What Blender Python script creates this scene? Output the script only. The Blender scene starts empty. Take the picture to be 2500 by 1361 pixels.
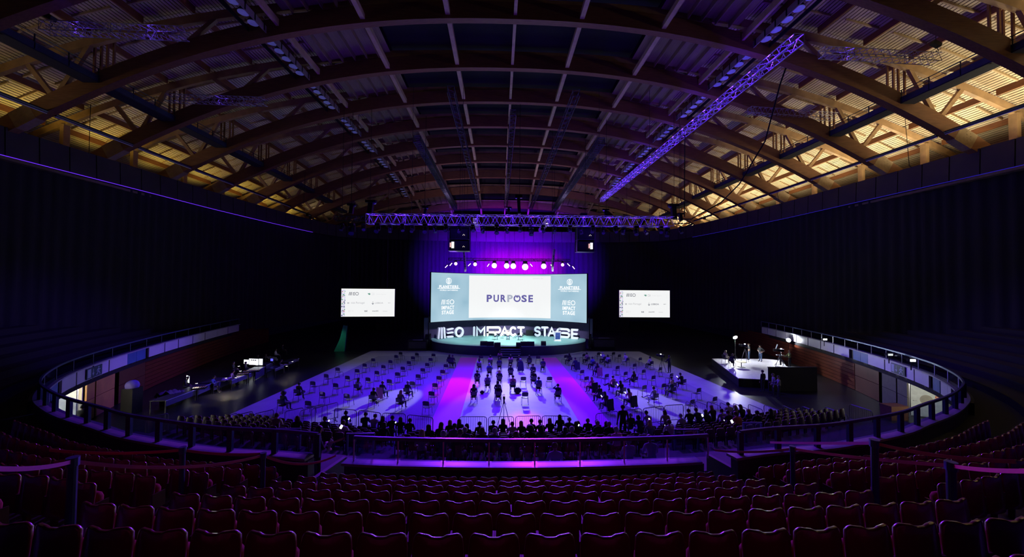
import bpy, bmesh, math, random
from mathutils import Vector, Matrix, Euler
random.seed(7)
R = math.radians
SC = bpy.context.scene
COL = SC.collection

# ---------------------------------------------------------------- camera
F, CZ = 900.0, 8.2
YAW, PIT, ROL = .03387, .02482, -.00822
_cy, _sy = math.cos(YAW), math.sin(YAW)
FWD = Vector((_sy*math.cos(PIT), _cy*math.cos(PIT), math.sin(PIT)))
_r0 = Vector((_cy, -_sy, 0)); _u0 = _r0.cross(FWD)
RGT = _r0*math.cos(ROL)-_u0*math.sin(ROL)
UPV = _r0*math.sin(ROL)+_u0*math.cos(ROL)
cd = bpy.data.cameras.new('camera'); cam = bpy.data.objects.new('camera', cd); COL.objects.link(cam)
cd.sensor_width = 36; cd.sensor_fit = 'HORIZONTAL'; cd.lens = 36*F/2500; cd.clip_start = .05; cd.clip_end = 400
M = Matrix((RGT, UPV, -FWD)).transposed().to_4x4(); M.translation = (0, 0, CZ)
cam.matrix_world = M; SC.camera = cam
def ray(px, py):
    return FWD+RGT*((px-1250)/F)+UPV*((680.5-py)/F)
def PZ(px, py, z):              # point of the photograph on the horizontal plane z
    d = ray(px, py); return Vector((0, 0, CZ))+d*((z-CZ)/d.z)
def PY(px, py, y):              # point of the photograph on the plane y
    d = ray(px, py); return Vector((0, 0, CZ))+d*(y/d.y)

# ---------------------------------------------------------------- world, exposure, lights
w = bpy.data.worlds.new('world'); SC.world = w; w.use_nodes = True
w.node_tree.nodes['Background'].inputs[0].default_value = (.10, .04, .5, 1)
w.node_tree.nodes['Background'].inputs[1].default_value = .004
vs = SC.view_settings; vs.view_transform = 'Standard'; vs.look = 'None'; vs.gamma = 1; vs.use_curve_mapping = False
vs.exposure = 0.0
SC.cycles.use_denoising = True
SC.cycles.max_bounces = 5; SC.cycles.diffuse_bounces = 2; SC.cycles.glossy_bounces = 2; SC.cycles.transmission_bounces = 4
SC.cycles.transparent_max_bounces = 12
SC.cycles.sample_clamp_indirect = 4
SC.cycles.caustics_reflective = False; SC.cycles.caustics_refractive = False
def spot(loc, to, power, col, ang=40, blend=.6, rad=.12, name='spot'):
    l = bpy.data.lights.new(name, 'SPOT'); l.energy = power; l.color = col; l.spot_size = R(ang); l.spot_blend = blend; l.shadow_soft_size = rad
    o = bpy.data.objects.new(name, l); COL.objects.link(o); o.location = loc
    o.rotation_euler = (Vector(to)-Vector(loc)).to_track_quat('-Z', 'Y').to_euler(); return o
def point(loc, power, col, rad=.1, name='lamp_glow'):
    l = bpy.data.lights.new(name, 'POINT'); l.energy = power; l.color = col; l.shadow_soft_size = rad
    o = bpy.data.objects.new(name, l); COL.objects.link(o); o.location = loc; return o
VIO = (.075, .0, 1.0); LAV = (.62, .60, .82); MAG = (1.0, .0, .75)
AX = 1.0
# violet wash of the arena floor, from the moving heads on the main truss
for x in (-11, -6, -1, 3.5, 8, 13):
    spot((x, 35.2, 13.3), (x*1.05, 29, 0), 8200, VIO, 105, 1, .25, 'violet_wash')
for x in (-8, 1.5, 10):
    spot((x, 36.9, 13.3), (x*.7, 43, 0), 1000, (.08, .02, 1), 90, 1, .25, 'violet_wash_back')
# lavender white beams from the row of lamps over the screen, aimed at the audience
YB = 45.4
spot((1.7, YB, 11), (.9, 25.0, 0), 7000, LAV, 24, .3, .12, 'white_beam')
spot((.9, YB, 11), (1.2, 33.5, 0), 5600, LAV, 27, .4, .12, 'white_beam')
spot((-.7, YB, 11), (-8.3, 26.0, 0), 24000, LAV, 12, .3, .10, 'white_beam')
spot((5.5, YB, 11), (11.3, 26.0, 0), 26000, LAV, 12, .3, .10, 'white_beam')
spot((-3, YB, 11), (-3.7, 30.5, 0), 11000, MAG, 16, .8, .10, 'magenta_beam')
spot((6.5, YB, 11), (5.9, 30.5, 0), 11000, MAG, 16, .8, .10, 'magenta_beam')
spot((3.2, YB, 11), (1.5, 20.8, 0), 9000, MAG, 9, .9, .10, 'magenta_beam')
# unseen added lamps colour the drapes to stand in for lit haze
for x, p, c, a in ((1.5, 150000, (.18, 0, 1), 94), (-6, 80000, (.10, 0, 1), 96), (9.5, 80000, (.10, 0, 1), 96)):
    spot((x, 56.5, 9.5), (x, 71.5, 11.0), p, c, a*.84, 1, .3, 'drape_haze')
for x in (-1.2, 1.6, 4.4, 6.8):
    spot((x, 57.5, 10), (x*1.15+.4, 71, 11.6), 60000, (1, 0, .72), 38, 1, .2, 'drape_haze_magenta')
# stage light
spot((-2.4, 39, 13.4), (-3.2, 51, 1.4), 11000, (.80, 1, 1), 42, .8, .2, 'stage_key')
spot((1.5, 38.5, 13.4), (1.5, 49, 1.2), 30000, (.88, 1, 1), 30, .8, .2, 'stage_key')
spot((1.5, 38.5, 13.4), (1.0, 53.5, 2.0), 26000, (.95, .96, 1), 24, .8, .2, 'letter_key')
spot((-1.6, 38.5, 13.2), (-6.5, 51.5, 2.2), 7500, (.80, .66, .95), 26, .8, .2, 'letter_key')
spot((6, 38.5, 13.4), (9, 51.8, 2.2), 8500, (.85, .70, .95), 28, .8, .2, 'letter_key')
spot((7, 39, 13.4), (6.5, 51, 1.4), 11000, (.80, 1, 1), 42, .8, .2, 'stage_key')
# violet light thrown on the stands from the main truss
for x, tx, ty, p in ((-10, -12, 9, 9500), (-4, -4, 6, 13000), (3, 1, 4, 13000), (8, 7, 6, 13000), (15, 14, 9, 9500)):
    spot((x, 35.2, 13.4), (tx, ty, 4), p, (.26, .02, 1), 42, .8, .35, 'stand_wash')
spot((2, 35.2, 13.4), (2, 10.2, 3.4), 4000, (.8, 0, 1), 10, .8, .2, 'ledge_beam')
spot((-9, 36, 13.3), (-27, 30, 2.8), 8500, (.13, .03, 1), 46, .9, .3, 'fascia_wash')
spot((13, 36, 13.3), (30, 26, 2.8), 6500, (.13, .03, 1), 46, .9, .3, 'fascia_wash')
# added fill lamps: dim violet on the roof, and on the trusses
for x, y in ((-5, 34), (7, 34), (1, 50), (-6, 62), (9, 62)):
    spot((x, y, 15.9), (x*1.2, y+2, 30), 110 if y < 45 else (400 if y < 55 else 1700), (.62, .48, .9), 150, 1, .5, 'roof_fill')
for i in range(22): point((18.87-.012*i*2, 23+i*2, 24.2), 60, (.10, .015, 1), .05, 'truss_fill')  # added points inside the truss, replacing light that reaches it from afar
for i in range(12): point((-12.3+i*2.6, 36, 14.86), 75, (.09, .01, 1), .05, 'truss_fill')
for x in (-8, 2, 12): spot((x*.6, 44.6, 10.5), (x, 36, 14.9), 2500, (.25, .03, 1), 40, .9, .1, 'truss_fill_spot')  # added spots that brighten the main truss from the stage side
for q in ((-24.8, 22, 23.05, 5), (-20.6, 22, 23.05, 7), (-24, 32, 24.05, 3), (23.6, 24, 24.35, 5)): point(q[:3], q[3], (.15, .05, 1), .05, 'truss_fill')
# warm lamps hidden behind the ring beam, lighting the timber roof from below
for i in range(12):
    y = 6+i*6.15
    spot((38.2, y, 19.25), (37.6, y+.5, 25), 1500, (1.0, .86, .57), 150, 1, .3, 'eaves_lamp')
    spot((-38.0, y, 19.25), (-38.6, y+.5, 25), 300, (1.0, .76, .18), 100, 1, .3, 'eaves_lamp')
for i in range(6):
    y = 10+i*12
    spot((37.8, y, 19.4), (31, y+2, 25), 950, (1.0, .85, .56), 100, 1, .4, 'eaves_flood')
    spot((-36.2, y, 19.4), (-30, y+2, 25.5), 240, (1.0, .82, .56), 110, 1, .4, 'eaves_flood')
# doorways under the left and right stands
point((-24.2, 20.2, 1.9), 210, (1, .92, .78), .12, 'corridor_lamp')
point((26.5, 20.6, 1.9), 120, (1, .96, .85), .12, 'corridor_lamp')

# ---------------------------------------------------------------- materials
MATS = {}
def mat(name, col, rough=.6, metal=0, emit=0, var=.12, scale=4.0, ecol=None, spec=.5, bump=0, stretch=None, coat=0):
    if name in MATS: return MATS[name]
    m = bpy.data.materials.new(name); m.use_nodes = True; nt = m.node_tree; n = nt.nodes; L = nt.links
    b = n['Principled BSDF']; b.inputs['Roughness'].default_value = rough; b.inputs['Metallic'].default_value = metal
    b.inputs['Specular IOR Level'].default_value = spec
    if coat: b.inputs['Coat Weight'].default_value = coat
    tc = n.new('ShaderNodeTexCoord'); nz = n.new('ShaderNodeTexNoise'); nz.inputs['Scale'].default_value = scale
    nz.inputs['Detail'].default_value = 3
    if stretch:
        mp = n.new('ShaderNodeMapping'); mp.inputs['Scale'].default_value = stretch
        L.new(tc.outputs['Object'], mp.inputs[0]); L.new(mp.outputs[0], nz.inputs['Vector'])
    else: L.new(tc.outputs['Object'], nz.inputs['Vector'])
    rp = n.new('ShaderNodeValToRGB')
    rp.color_ramp.elements[0].position = .3; rp.color_ramp.elements[1].position = .7
    rp.color_ramp.elements[0].color = (*[max(0, c*(1-var)) for c in col], 1)
    rp.color_ramp.elements[1].color = (*[min(1, c*(1+var)) for c in col], 1)
    L.new(nz.outputs['Fac'], rp.inputs[0]); L.new(rp.outputs[0], b.inputs['Base Color'])
    if bump:
        bp = n.new('ShaderNodeBump'); bp.inputs['Strength'].default_value = bump; L.new(nz.outputs['Fac'], bp.inputs['Height']); L.new(bp.outputs[0], b.inputs['Normal'])
    if emit:
        b.inputs['Emission Strength'].default_value = emit
        if ecol: b.inputs['Emission Color'].default_value = (*ecol, 1)
        else: L.new(rp.outputs[0], b.inputs['Emission Color'])
    MATS[name] = m; return m
def emi(name, col, s=1.0):
    m = mat(name, (.02, .02, .02), .5, 0, s, .0, 4, col); return m
BLK = mat('black_fabric', (.012, .012, .014), .9, bump=.2, scale=30)
BMET = mat('black_metal', (.015, .015, .018), .45, .6)
DSTL = mat('dark_steel', (.06, .06, .07), .4, .8)
STL = mat('aluminium', (.55, .55, .6), .35, .9)
TRS = mat('truss_aluminium', (.6, .6, .64), .4, .7)
WHT = mat('white_paint', (.78, .78, .78), .5)
GLU = mat('glulam_timber', (.25, .11, .045), .55, scale=1.5, stretch=(1, 8, 8), var=.2)
GLD = mat('glulam_timber_dark', (.30, .125, .045), .6, scale=1.5, stretch=(8, 1, 8), var=.2)
PINE = mat('pine_slat', (.80, .66, .43), .6, scale=2, stretch=(6, .6, 6), var=.14)
CONC = mat('concrete', (.16, .15, .15), .8, scale=1.2)
SEATM = mat('seat_plastic', (.17, .020, .018), .30, var=.12, scale=3, spec=.6, coat=.6)
SEATF = mat('seat_fabric', (.36, .04, .035), .85, var=.15, scale=25)
SEATS = mat('seat_side', (.10, .028, .018), .5, var=.1)
CHB = mat('chair_shell', (.03, .03, .035), .35, var=.1, spec=.7)
CHM = mat('chair_tube', (.05, .05, .06), .3, .8)

# ---------------------------------------------------------------- mesh helpers
class MB:
    def __init__(s): s.v = []; s.f = []; s.m = []
    def add(s, vs_, fs, mi=0):
        o = len(s.v); s.v += [tuple(v) for v in vs_]; s.f += [tuple(i+o for i in f) for f in fs]; s.m += [mi]*len(fs); return s
    def box(s, c, d, rz=0, mi=0, rot=None):
        hx, hy, hz = d[0]/2, d[1]/2, d[2]/2
        q = [Vector((x, y, z)) for x in (-hx, hx) for y in (-hy, hy) for z in (-hz, hz)]
        Mx = rot if rot is not None else Matrix.Rotation(rz, 3, 'Z'); c = Vector(c)
        return s.add([Mx@p+c for p in q], [(0, 1, 3, 2), (4, 6, 7, 5), (0, 4, 5, 1), (2, 3, 7, 6), (0, 2, 6, 4), (1, 5, 7, 3)], mi)
    def beam(s, a, b, w_, h_, mi=0, up=(0, 0, 1)):      # rectangular bar from a to b, w_ across, h_ along up
        a = Vector(a); b = Vector(b); d = b-a; L = d.length
        if L < 1e-6: return s
        d /= L; up = Vector(up)
        x = d.cross(up)
        if x.length < 1e-4: x = d.cross(Vector((1, 0, 0)))
        x.normalize(); z = x.cross(d).normalized()
        q = [p+x*(i*w_/2)+z*(j*h_/2) for p in (a, b) for i in (-1, 1) for j in (-1, 1)]
        return s.add(q, [(0, 1, 3, 2), (4, 6, 7, 5), (0, 4, 5, 1), (2, 3, 7, 6), (0, 2, 6, 4), (1, 5, 7, 3)], mi)
    def tube(s, pts, r, n=6, mi=0, cap=True, closed=False):
        pts = [Vector(p) for p in pts]; k = len(pts); rs = r if isinstance(r, (list, tuple)) else [r]*k
        vv = []; ref = None
        for i, p in enumerate(pts):
            if closed: d = pts[(i+1) % k]-pts[i-1]
            else: d = pts[min(i+1, k-1)]-pts[max(i-1, 0)]
            d.normalize()
            if ref is None:
                ref = Vector((0, 0, 1)) if abs(d.z) < .9 else Vector((1, 0, 0))
            x = d.cross(ref)
            if x.length < 1e-3: ref = Vector((0, 1, 0)); x = d.cross(ref)
            x.normalize(); y = x.cross(d); ref = y
            ref = Vector((0, 0, 1)) if abs(d.z) < .9 else Vector((1, 0, 0))
            for j in range(n):
                a = 2*math.pi*j/n; vv.append(p+(x*math.cos(a)+y*math.sin(a))*rs[i])
        ff = []
        for i in range(k if closed else k-1):
            for j in range(n):
                a = i*n+j; b_ = i*n+(j+1) % n; c = ((i+1) % k)*n+(j+1) % n; d_ = ((i+1) % k)*n+j; ff.append((a, b_, c, d_))
        if cap and not closed: ff.append(tuple(range(n))[::-1]); ff.append(tuple((k-1)*n+j for j in range(n)))
        return s.add(vv, ff, mi)
    def cyl(s, a, b, r0, r1=None, n=12, mi=0):
        return s.tube([a, b], [r0, r0 if r1 is None else r1], n, mi)
    def ball(s, c, r, n=8, m=6, mi=0):
        r = r if isinstance(r, (tuple, list)) else (r, r, r); c = Vector(c); vv = [c+Vector((0, 0, r[2]))]; ff = []
        for i in range(1, m):
            t = math.pi*i/m
            for j in range(n):
                a = 2*math.pi*j/n; vv.append(c+Vector((r[0]*math.sin(t)*math.cos(a), r[1]*math.sin(t)*math.sin(a), r[2]*math.cos(t))))
        vv.append(c-Vector((0, 0, r[2])))
        for j in range(n): ff.append((0, 1+j, 1+(j+1) % n))
        for i in range(m-2):
            for j in range(n): ff.append((1+i*n+j, 1+(i+1)*n+j, 1+(i+1)*n+(j+1) % n, 1+i*n+(j+1) % n))
        e = len(vv)-1
        for j in range(n): ff.append((e, 1+(m-2)*n+(j+1) % n, 1+(m-2)*n+j))
        return s.add(vv, ff, mi)
    def strip(s, A, B, mi=0, closed=False):               # quads between two polylines
        n = len(A); k = n if closed else n-1
        return s.add(list(A)+list(B), [(i, (i+1) % n, n+(i+1) % n, n+i) for i in range(k)], mi)
    def band(s, pts, t, z0, z1, mi=0):                    # closed wall of thickness t along a plan polyline (x,y)
        P = [Vector((p[0], p[1], 0)) for p in pts]; N = []
        for i in range(len(P)):
            d = (P[min(i+1, len(P)-1)]-P[max(i-1, 0)]).normalized(); N.append(Vector((-d.y, d.x, 0)))
        z0f = z0 if callable(z0) else (lambda i: z0); z1f = z1 if callable(z1) else (lambda i: z1)
        a = [P[i]+Vector((0, 0, z0f(i))) for i in range(len(P))]; b = [P[i]+Vector((0, 0, z1f(i))) for i in range(len(P))]
        c = [P[i]+N[i]*t+Vector((0, 0, z1f(i))) for i in range(len(P))]; d_ = [P[i]+N[i]*t+Vector((0, 0, z0f(i))) for i in range(len(P))]
        s.strip(a, b, mi); s.strip(b, c, mi); s.strip(c, d_, mi); s.strip(d_, a, mi)
        s.add([a[0], b[0], c[0], d_[0]], [(3, 2, 1, 0)], mi); s.add([a[-1], b[-1], c[-1], d_[-1]], [(0, 1, 2, 3)], mi); return s
    def mesh(s, name, mats, smooth=False):
        me = bpy.data.meshes.new(name); me.from_pydata(s.v, [], s.f)
        for m in (mats if isinstance(mats, (list, tuple)) else [mats]): me.materials.append(m)
        if any(s.m): me.polygons.foreach_set('material_index', s.m)
        if smooth: me.polygons.foreach_set('use_smooth', [True]*len(s.f))
        me.update(); return me
    def build(s, name, mats, parent=None, smooth=False, kind=None):
        o = bpy.data.objects.new(name, s.mesh(name, mats, smooth)); COL.objects.link(o)
        if parent is not None: o.parent = parent
        if kind: o['kind'] = kind
        return o
def link_mesh(name, me, parent=None, loc=(0, 0, 0), rz=0):
    o = bpy.data.objects.new(name, me); COL.objects.link(o)
    if parent is not None: o.parent = parent
    o.location = loc; o.rotation_euler = (0, 0, rz); return o
def tag(o, label, cat, group=None):
    o['label'] = label; o['category'] = cat
    if group: o['group'] = group
    return o
def thing(name, label, cat, loc=(0, 0, 0), rz=0, group=None):
    o = bpy.data.objects.new(name, None); COL.objects.link(o); o.location = loc; o.rotation_euler = (0, 0, rz)
    o.empty_display_size = .1
    return tag(o, label, cat, group)
def struct(name, mb, mats, parent=None, smooth=False):
    o = mb.build(name, mats, parent, smooth)
    if parent is None: o['kind'] = 'structure'
    return o
def kids(o): return [c for c in o.children]
def dup(root, loc, rz, label, group=None, scale=None):
    r = root.copy(); COL.objects.link(r); r.location = loc; r.rotation_euler = (0, 0, rz); r['label'] = label
    if group: r['group'] = group
    if scale: r.scale = scale
    for ch in list(root.children):
        c = ch.copy(); COL.objects.link(c); c.parent = r
        for g in list(ch.children):
            d = g.copy(); COL.objects.link(d); d.parent = c
    return r
def orient(loc, to):
    return (Vector(to)-Vector(loc)).to_track_quat('-Z', 'Y').to_euler()
ORD = 'first second third fourth fifth sixth seventh eighth ninth tenth eleventh twelfth thirteenth fourteenth fifteenth sixteenth seventeenth eighteenth nineteenth twentieth'.split()
def od(i):                 # 0-based
    if i < 20: return ORD[i]
    t = ['twenty', 'thirty', 'forty', 'fifty', 'sixty'][(i+1)//10-2]
    return ('twentieth thirtieth fortieth fiftieth sixtieth'.split()[(i+1)//10-2]) if (i+1) % 10 == 0 else t+'-'+ORD[(i+1) % 10-1]
def spline(pts, per=6):    # Catmull-Rom through 2-D points
    P = [Vector((p[0], p[1])) for p in pts]; out = []
    for i in range(len(P)-1):
        a = P[i-1] if i else 2*P[0]-P[1]; b = P[i]; c = P[i+1]; d = P[i+2] if i+2 < len(P) else 2*P[-1]-P[-2]
        for k in range(per):
            t = k/per
            out.append(.5*((2*b)+(c-a)*t+(2*a-5*b+4*c-d)*t*t+(3*b-a-3*c+d)*t**3))
    out.append(P[-1]); return out
class Path:
    def __init__(s, pts):
        s.p = [Vector((q[0], q[1])) for q in pts]; s.l = [0]
        for i in range(1, len(s.p)): s.l.append(s.l[-1]+(s.p[i]-s.p[i-1]).length)
        s.L = s.l[-1]
    def at(s, d):
        d = max(0, min(s.L, d)); lo, hi = 0, len(s.l)-1
        while hi-lo > 1:
            m = (lo+hi)//2
            if s.l[m] <= d: lo = m
            else: hi = m
        t = (d-s.l[lo])/max(1e-9, s.l[hi]-s.l[lo]); return s.p[lo].lerp(s.p[hi], t)
    def tan(s, d): return (s.at(d+.15)-s.at(d-.15)).normalized()
    def near(s, q):        # arclength of the point nearest q
        q = Vector((q[0], q[1])); best = (1e18, 0)
        for i in range(len(s.p)-1):
            ab = s.p[i+1]-s.p[i]; t = max(0, min(1, (q-s.p[i]).dot(ab)/max(1e-12, ab.length_squared))); e = (q-s.p[i]-ab*t).length_squared
            if e < best[0]: best = (e, s.l[i]+t*ab.length)
        return best[1]
    def offset(s, d):      # outward = right-hand side of travel left->near->right seen from above
        out = []
        for i in range(len(s.p)):
            t = (s.p[min(i+1, len(s.p)-1)]-s.p[max(i-1, 0)]).normalized(); n = Vector((t.y, -t.x)); out.append(s.p[i]+n*d)
        return Path(out)
    def sub(s, a, b, step=.6):
        n = max(1, int(abs(b-a)/step)); return [s.at(a+(b-a)*i/n) for i in range(n+1)]

# ---------------------------------------------------------------- text and marks (flat print)
_tc = {}
def textverts(body, bold=0.0):
    k = (body, bold)
    if k in _tc: return _tc[k]
    c = bpy.data.curves.new('t', 'FONT'); c.body = body; c.size = 1; c.offset = bold; c.align_x = 'CENTER'; c.align_y = 'CENTER'; c.resolution_u = 3; c.space_character = 1.0+(.14 if bold > .015 else 0)
    o = bpy.data.objects.new('t', c); COL.objects.link(o)
    dg = bpy.context.evaluated_depsgraph_get(); dg.update()
    me = bpy.data.meshes.new_from_object(o.evaluated_get(dg)); v = [x.co.copy() for x in me.vertices]; f = [tuple(p.vertices) for p in me.polygons]
    bpy.data.objects.remove(o); bpy.data.curves.remove(c); bpy.data.meshes.remove(me)
    xs = [q.x for q in v]; ys = [q.y for q in v]; cx, cy = (min(xs)+max(xs))/2, (min(ys)+max(ys))/2; W = max(xs)-min(xs); H = max(ys)-min(ys)
    _tc[k] = ([((q.x-cx)/W, (q.y-cy)/H) for q in v], f, W/H); return _tc[k]
def flat_text(mb, fn, body, u, v, w_, h_, bold=0.0, mi=0):      # fn maps (u,v) -> point; text box w_ x h_ centred at u,v
    vv, ff, _ = textverts(body, bold); mb.add([fn(u+a*w_, v+b*h_) for a, b in vv], ff, mi)
def flat_poly(mb, fn, pts, mi=0): mb.add([fn(*p) for p in pts], [tuple(range(len(pts)))], mi)
def flat_line(mb, fn, pts, t, mi=0):                             # thick polyline, drawn segment by segment
    for (a, b), (c, d) in zip(pts[:-1], pts[1:]):
        L = math.hypot(c-a, d-b); nx, ny = -(d-b)/L*t/2, (c-a)/L*t/2
        mb.add([fn(a+nx, b+ny), fn(a-nx, b-ny), fn(c-nx, d-ny), fn(c+nx, d+ny)], [(0, 1, 2, 3)], mi)
def flat_ring(mb, fn, u, v, r, t, mi=0, n=28, a0=0, a1=2*math.pi):
    A = [fn(u+(r-t/2)*math.cos(a0+(a1-a0)*i/n), v+(r-t/2)*math.sin(a0+(a1-a0)*i/n)) for i in range(n+1)]
    B = [fn(u+(r+t/2)*math.cos(a0+(a1-a0)*i/n), v+(r+t/2)*math.sin(a0+(a1-a0)*i/n)) for i in range(n+1)]
    mb.strip(A, B, mi)
def meo(mb, fn, u, v, h_, mi=0):                                 # three leaning bars, three level bars, a ring
    t = h_*.15; w_ = h_*2.9; x0 = u-w_/2
    for k, (a, b) in enumerate(((.10, .30), (.48, .48), (.86, .66))):
        flat_line(mb, fn, [(x0+(.02+k*.34)*h_-(.05 if k == 0 else 0)*h_, v-h_/2), (x0+(.16+k*.30)*h_, v+h_/2)], t, mi)
    for k, (dy, sl) in enumerate(((.38, .10), (0, 0), (-.38, -.06))):
        flat_line(mb, fn, [(x0+1.08*h_, v+(dy-sl)*h_), (x0+1.78*h_, v+(dy+sl*.5)*h_)], t, mi)
    flat_ring(mb, fn, x0+2.4*h_, v, h_*.44, t*.9, mi)
# ================================================================ setting: plan curves
def proj(P):
    v = Vector(P)-Vector((0, 0, CZ)); d = v.dot(FWD); return (1250+F*v.dot(RGT)/d, 680.5-F*v.dot(UPV)/d)
half = [(0, 10.1), (3, 10.2), (5.1, 10.4), (7.1, 10.85), (9, 11.1), (10.5, 11.5), (12.8, 12.25), (14.4, 13.0), (16.6, 14.0), (18.4, 15.0), (20.3, 16.3), (22.2, 18.2), (24.2, 20.9), (26.3, 25), (28.4, 30.2), (30, 35), (31.9, 41.5), (33.3, 47.5), (34.2, 53), (34.6, 60)]
B = Path(spline([(AX-d, y) for d, y in half[::-1]]+[(AX+d, y) for d, y in half[1:]], 5))
MID = B.near((AX, 10.1))
rh = [(0, 72), (12, 71.7), (24, 70.3), (30, 67.5), (32, 63), (33.4, 56), (34.8, 45), (35.3, 36), (35.8, 28), (36.2, 20), (36.4, 8), (34, -4), (24, -9), (0, -10)]
RINGP = Path(spline([(AX-d, y) for d, y in rh]+[(AX+d, y) for d, y in rh[::-1][1:]], 5))      # starts far centre, left side, behind the camera, right side, back
def ring_dx(y):
    if y > 70: return 24
    for (a, b), (c, d) in zip(rh[1:-1], rh[2:]):
        if d <= y <= b: return a+(c-a)*(b-y)/max(1e-6, b-d)
    return 34
def s_px(px, side, z=4.05):       # arclength on the far part of one side of B that appears at picture column px
    lo, hi = (0, B.near((AX-19.8, 15.9))) if side < 0 else (B.near((AX+20.1, 16.1)), B.L)
    best = min((abs(proj((*B.at(lo+(hi-lo)*i/400), z))[0]-px), lo+(hi-lo)*i/400) for i in range(401)); return best[1]

# ---------------------------------------------------------------- floor and mats
struct('floor', MB().box((AX, 40, -.1), (78, 104, .2)), mat('floor_dark_screed', (.012, .012, .016), .34, var=.2, scale=.6))
FM = mat('floor_mat_grey', (.42, .42, .44), .42, var=.08, scale=1.2)
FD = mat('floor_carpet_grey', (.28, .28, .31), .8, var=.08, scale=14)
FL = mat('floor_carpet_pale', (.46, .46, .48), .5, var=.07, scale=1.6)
RED = mat('carpet_red', (.80, .03, .62), .85, var=.10, scale=30)
def sheet(name, pts, z0, z1, m, label, cat='carpet'):
    mb = MB(); n = len(pts); mb.add([(x, y, z0) for x, y in pts]+[(x, y, z1) for x, y in pts], [tuple(range(n))[::-1], tuple(range(n, 2*n))]+[(i, (i+1) % n, n+(i+1) % n, n+i) for i in range(n)])
    return tag(mb.build(name, m), label, cat)
sheet('floor_covering', [(-17.3, 16), (19.2, 16), (18.3, 47.7), (-16.2, 47.7)], .001, .012, FM, 'pale grey floor covering laid over the whole seating area before the stage', 'floor covering')
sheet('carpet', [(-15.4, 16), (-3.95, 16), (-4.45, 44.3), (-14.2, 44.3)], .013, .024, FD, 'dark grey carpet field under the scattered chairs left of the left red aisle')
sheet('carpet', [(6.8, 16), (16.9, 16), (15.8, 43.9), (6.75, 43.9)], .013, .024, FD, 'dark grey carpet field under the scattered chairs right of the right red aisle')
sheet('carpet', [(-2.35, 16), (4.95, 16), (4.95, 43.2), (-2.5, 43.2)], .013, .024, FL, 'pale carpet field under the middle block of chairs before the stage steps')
sheet('aisle_carpet', [(-3.95, 16), (-2.35, 16), (-2.5, 43.2), (-4.45, 43.2)], .013, .03, RED, 'red aisle carpet running to the stage left of the middle chairs')
sheet('aisle_carpet', [(4.95, 16), (6.8, 16), (6.75, 43.2), (4.95, 43.2)], .013, .03, RED, 'red aisle carpet running to the stage right of the middle chairs')

# ---------------------------------------------------------------- drape walls and ring beam
def wall_part(name, s0, s1, z0, z1, m, fold=0, inset=.0):
    n = int((s1-s0)/(.17 if fold else 1.2)); A = []; Bt = []
    for i in range(n+1):
        s_ = s0+(s1-s0)*i/n; p = RINGP.at(s_); t = RINGP.tan(s_) if 0 < s_ < RINGP.L else Vector((-1, 0)); nn = Vector((-t.y, t.x))
        q = p+nn*(inset+(fold*math.sin(s_*7.3+1.4*math.sin(s_*.9)) if fold else 0)); A.append((q.x, q.y, z0)); Bt.append((q.x, q.y, z1))
    return struct(name, MB().strip(A, Bt), m, smooth=bool(fold))
DRP = mat('black_drape', (.014, .013, .018), .85, var=.3, scale=.8, stretch=(3, 3, .3))
sL = [RINGP.near((AX-24, 70.3)), RINGP.near((AX-34, -4)), RINGP.near((AX+34, -4)), RINGP.near((AX+24, 70.3))]
wall_part('wall_back', 0, sL[0], 0, 17.9, DRP, .10); wall_part('wall_back_right', sL[3], RINGP.L, 0, 17.9, DRP, .10)
wall_part('wall_left', sL[0], sL[1], 2.2, 17.3, DRP, .09); wall_part('wall_right', sL[2], sL[3], 2.2, 17.3, DRP, .09)
wall_part('wall_front', sL[1], sL[2], 2.2, 19, mat('wall_concrete_dark', (.05, .05, .05), .9))
mb = MB(); P = [RINGP.at(RINGP.L*i/150) for i in range(151)]
def offp(i, d):
    t = (P[(i+1) % 150]-P[(i-1) % 150]).normalized(); return P[i % 150]+Vector((-t.y, t.x))*d
ringm = mat('ring_beam_panel', (.045, .038, .038), .6, var=.15, scale=.8)
A = [(*offp(i, .22), 17.15) for i in range(150)]; Bq = [(*offp(i, .12), 19.2) for i in range(150)]; Cq = [(*offp(i, -.5), 19.2) for i in range(150)]; Dq = [(*offp(i, -.5), 17.15) for i in range(150)]
root = bpy.data.objects.new('trim_ring_beam', None); COL.objects.link(root); root['kind'] = 'structure'
for i in range(150):                      # panels of the ring beam, each with its joint
    j = (i+1) % 150; g = .02
    a0, a1 = Vector(A[i]).lerp(Vector(A[j]), g), Vector(A[i]).lerp(Vector(A[j]), 1-g); b0, b1 = Vector(Bq[i]).lerp(Vector(Bq[j]), g), Vector(Bq[i]).lerp(Vector(Bq[j]), 1-g)
    MB().add([a0, a1, b1, b0, Vector(Dq[i]), Vector(Dq[j]), Vector(Cq[j]), Vector(Cq[i])], [(0, 1, 2, 3), (3, 2, 6, 7), (0, 4, 5, 1), (4, 7, 6, 5), (0, 3, 7, 4), (1, 5, 6, 2)]).build('panel', ringm, root)
# left and right rails under the ring beam, violet light put in as emission
for nm, a, b, col, st in (('left', (AX-32.2, 62), (AX-36.3, 10), (.16, .03, 1), 1.0), ('right', (AX+36.3, 10), (AX+32.2, 62), (.05, .03, 1), .32)):
    s0, s1 = RINGP.near(a), RINGP.near(b); pts = []
    for i in range(60):
        s_ = s0+(s1-s0)*i/59; t = RINGP.tan(s_); p = RINGP.at(s_)+Vector((-t.y, t.x))*.3; pts.append((p.x, p.y, 17.12))
    tag(MB().tube(pts, .028, 5).build('lit_rail', emi('rail_glow_'+nm, col, st)), 'thin %s lit rail under the edge of the ring beam on the %s wall' % ('bright violet' if nm == 'left' else 'dim blue', nm), 'light strip')

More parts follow.
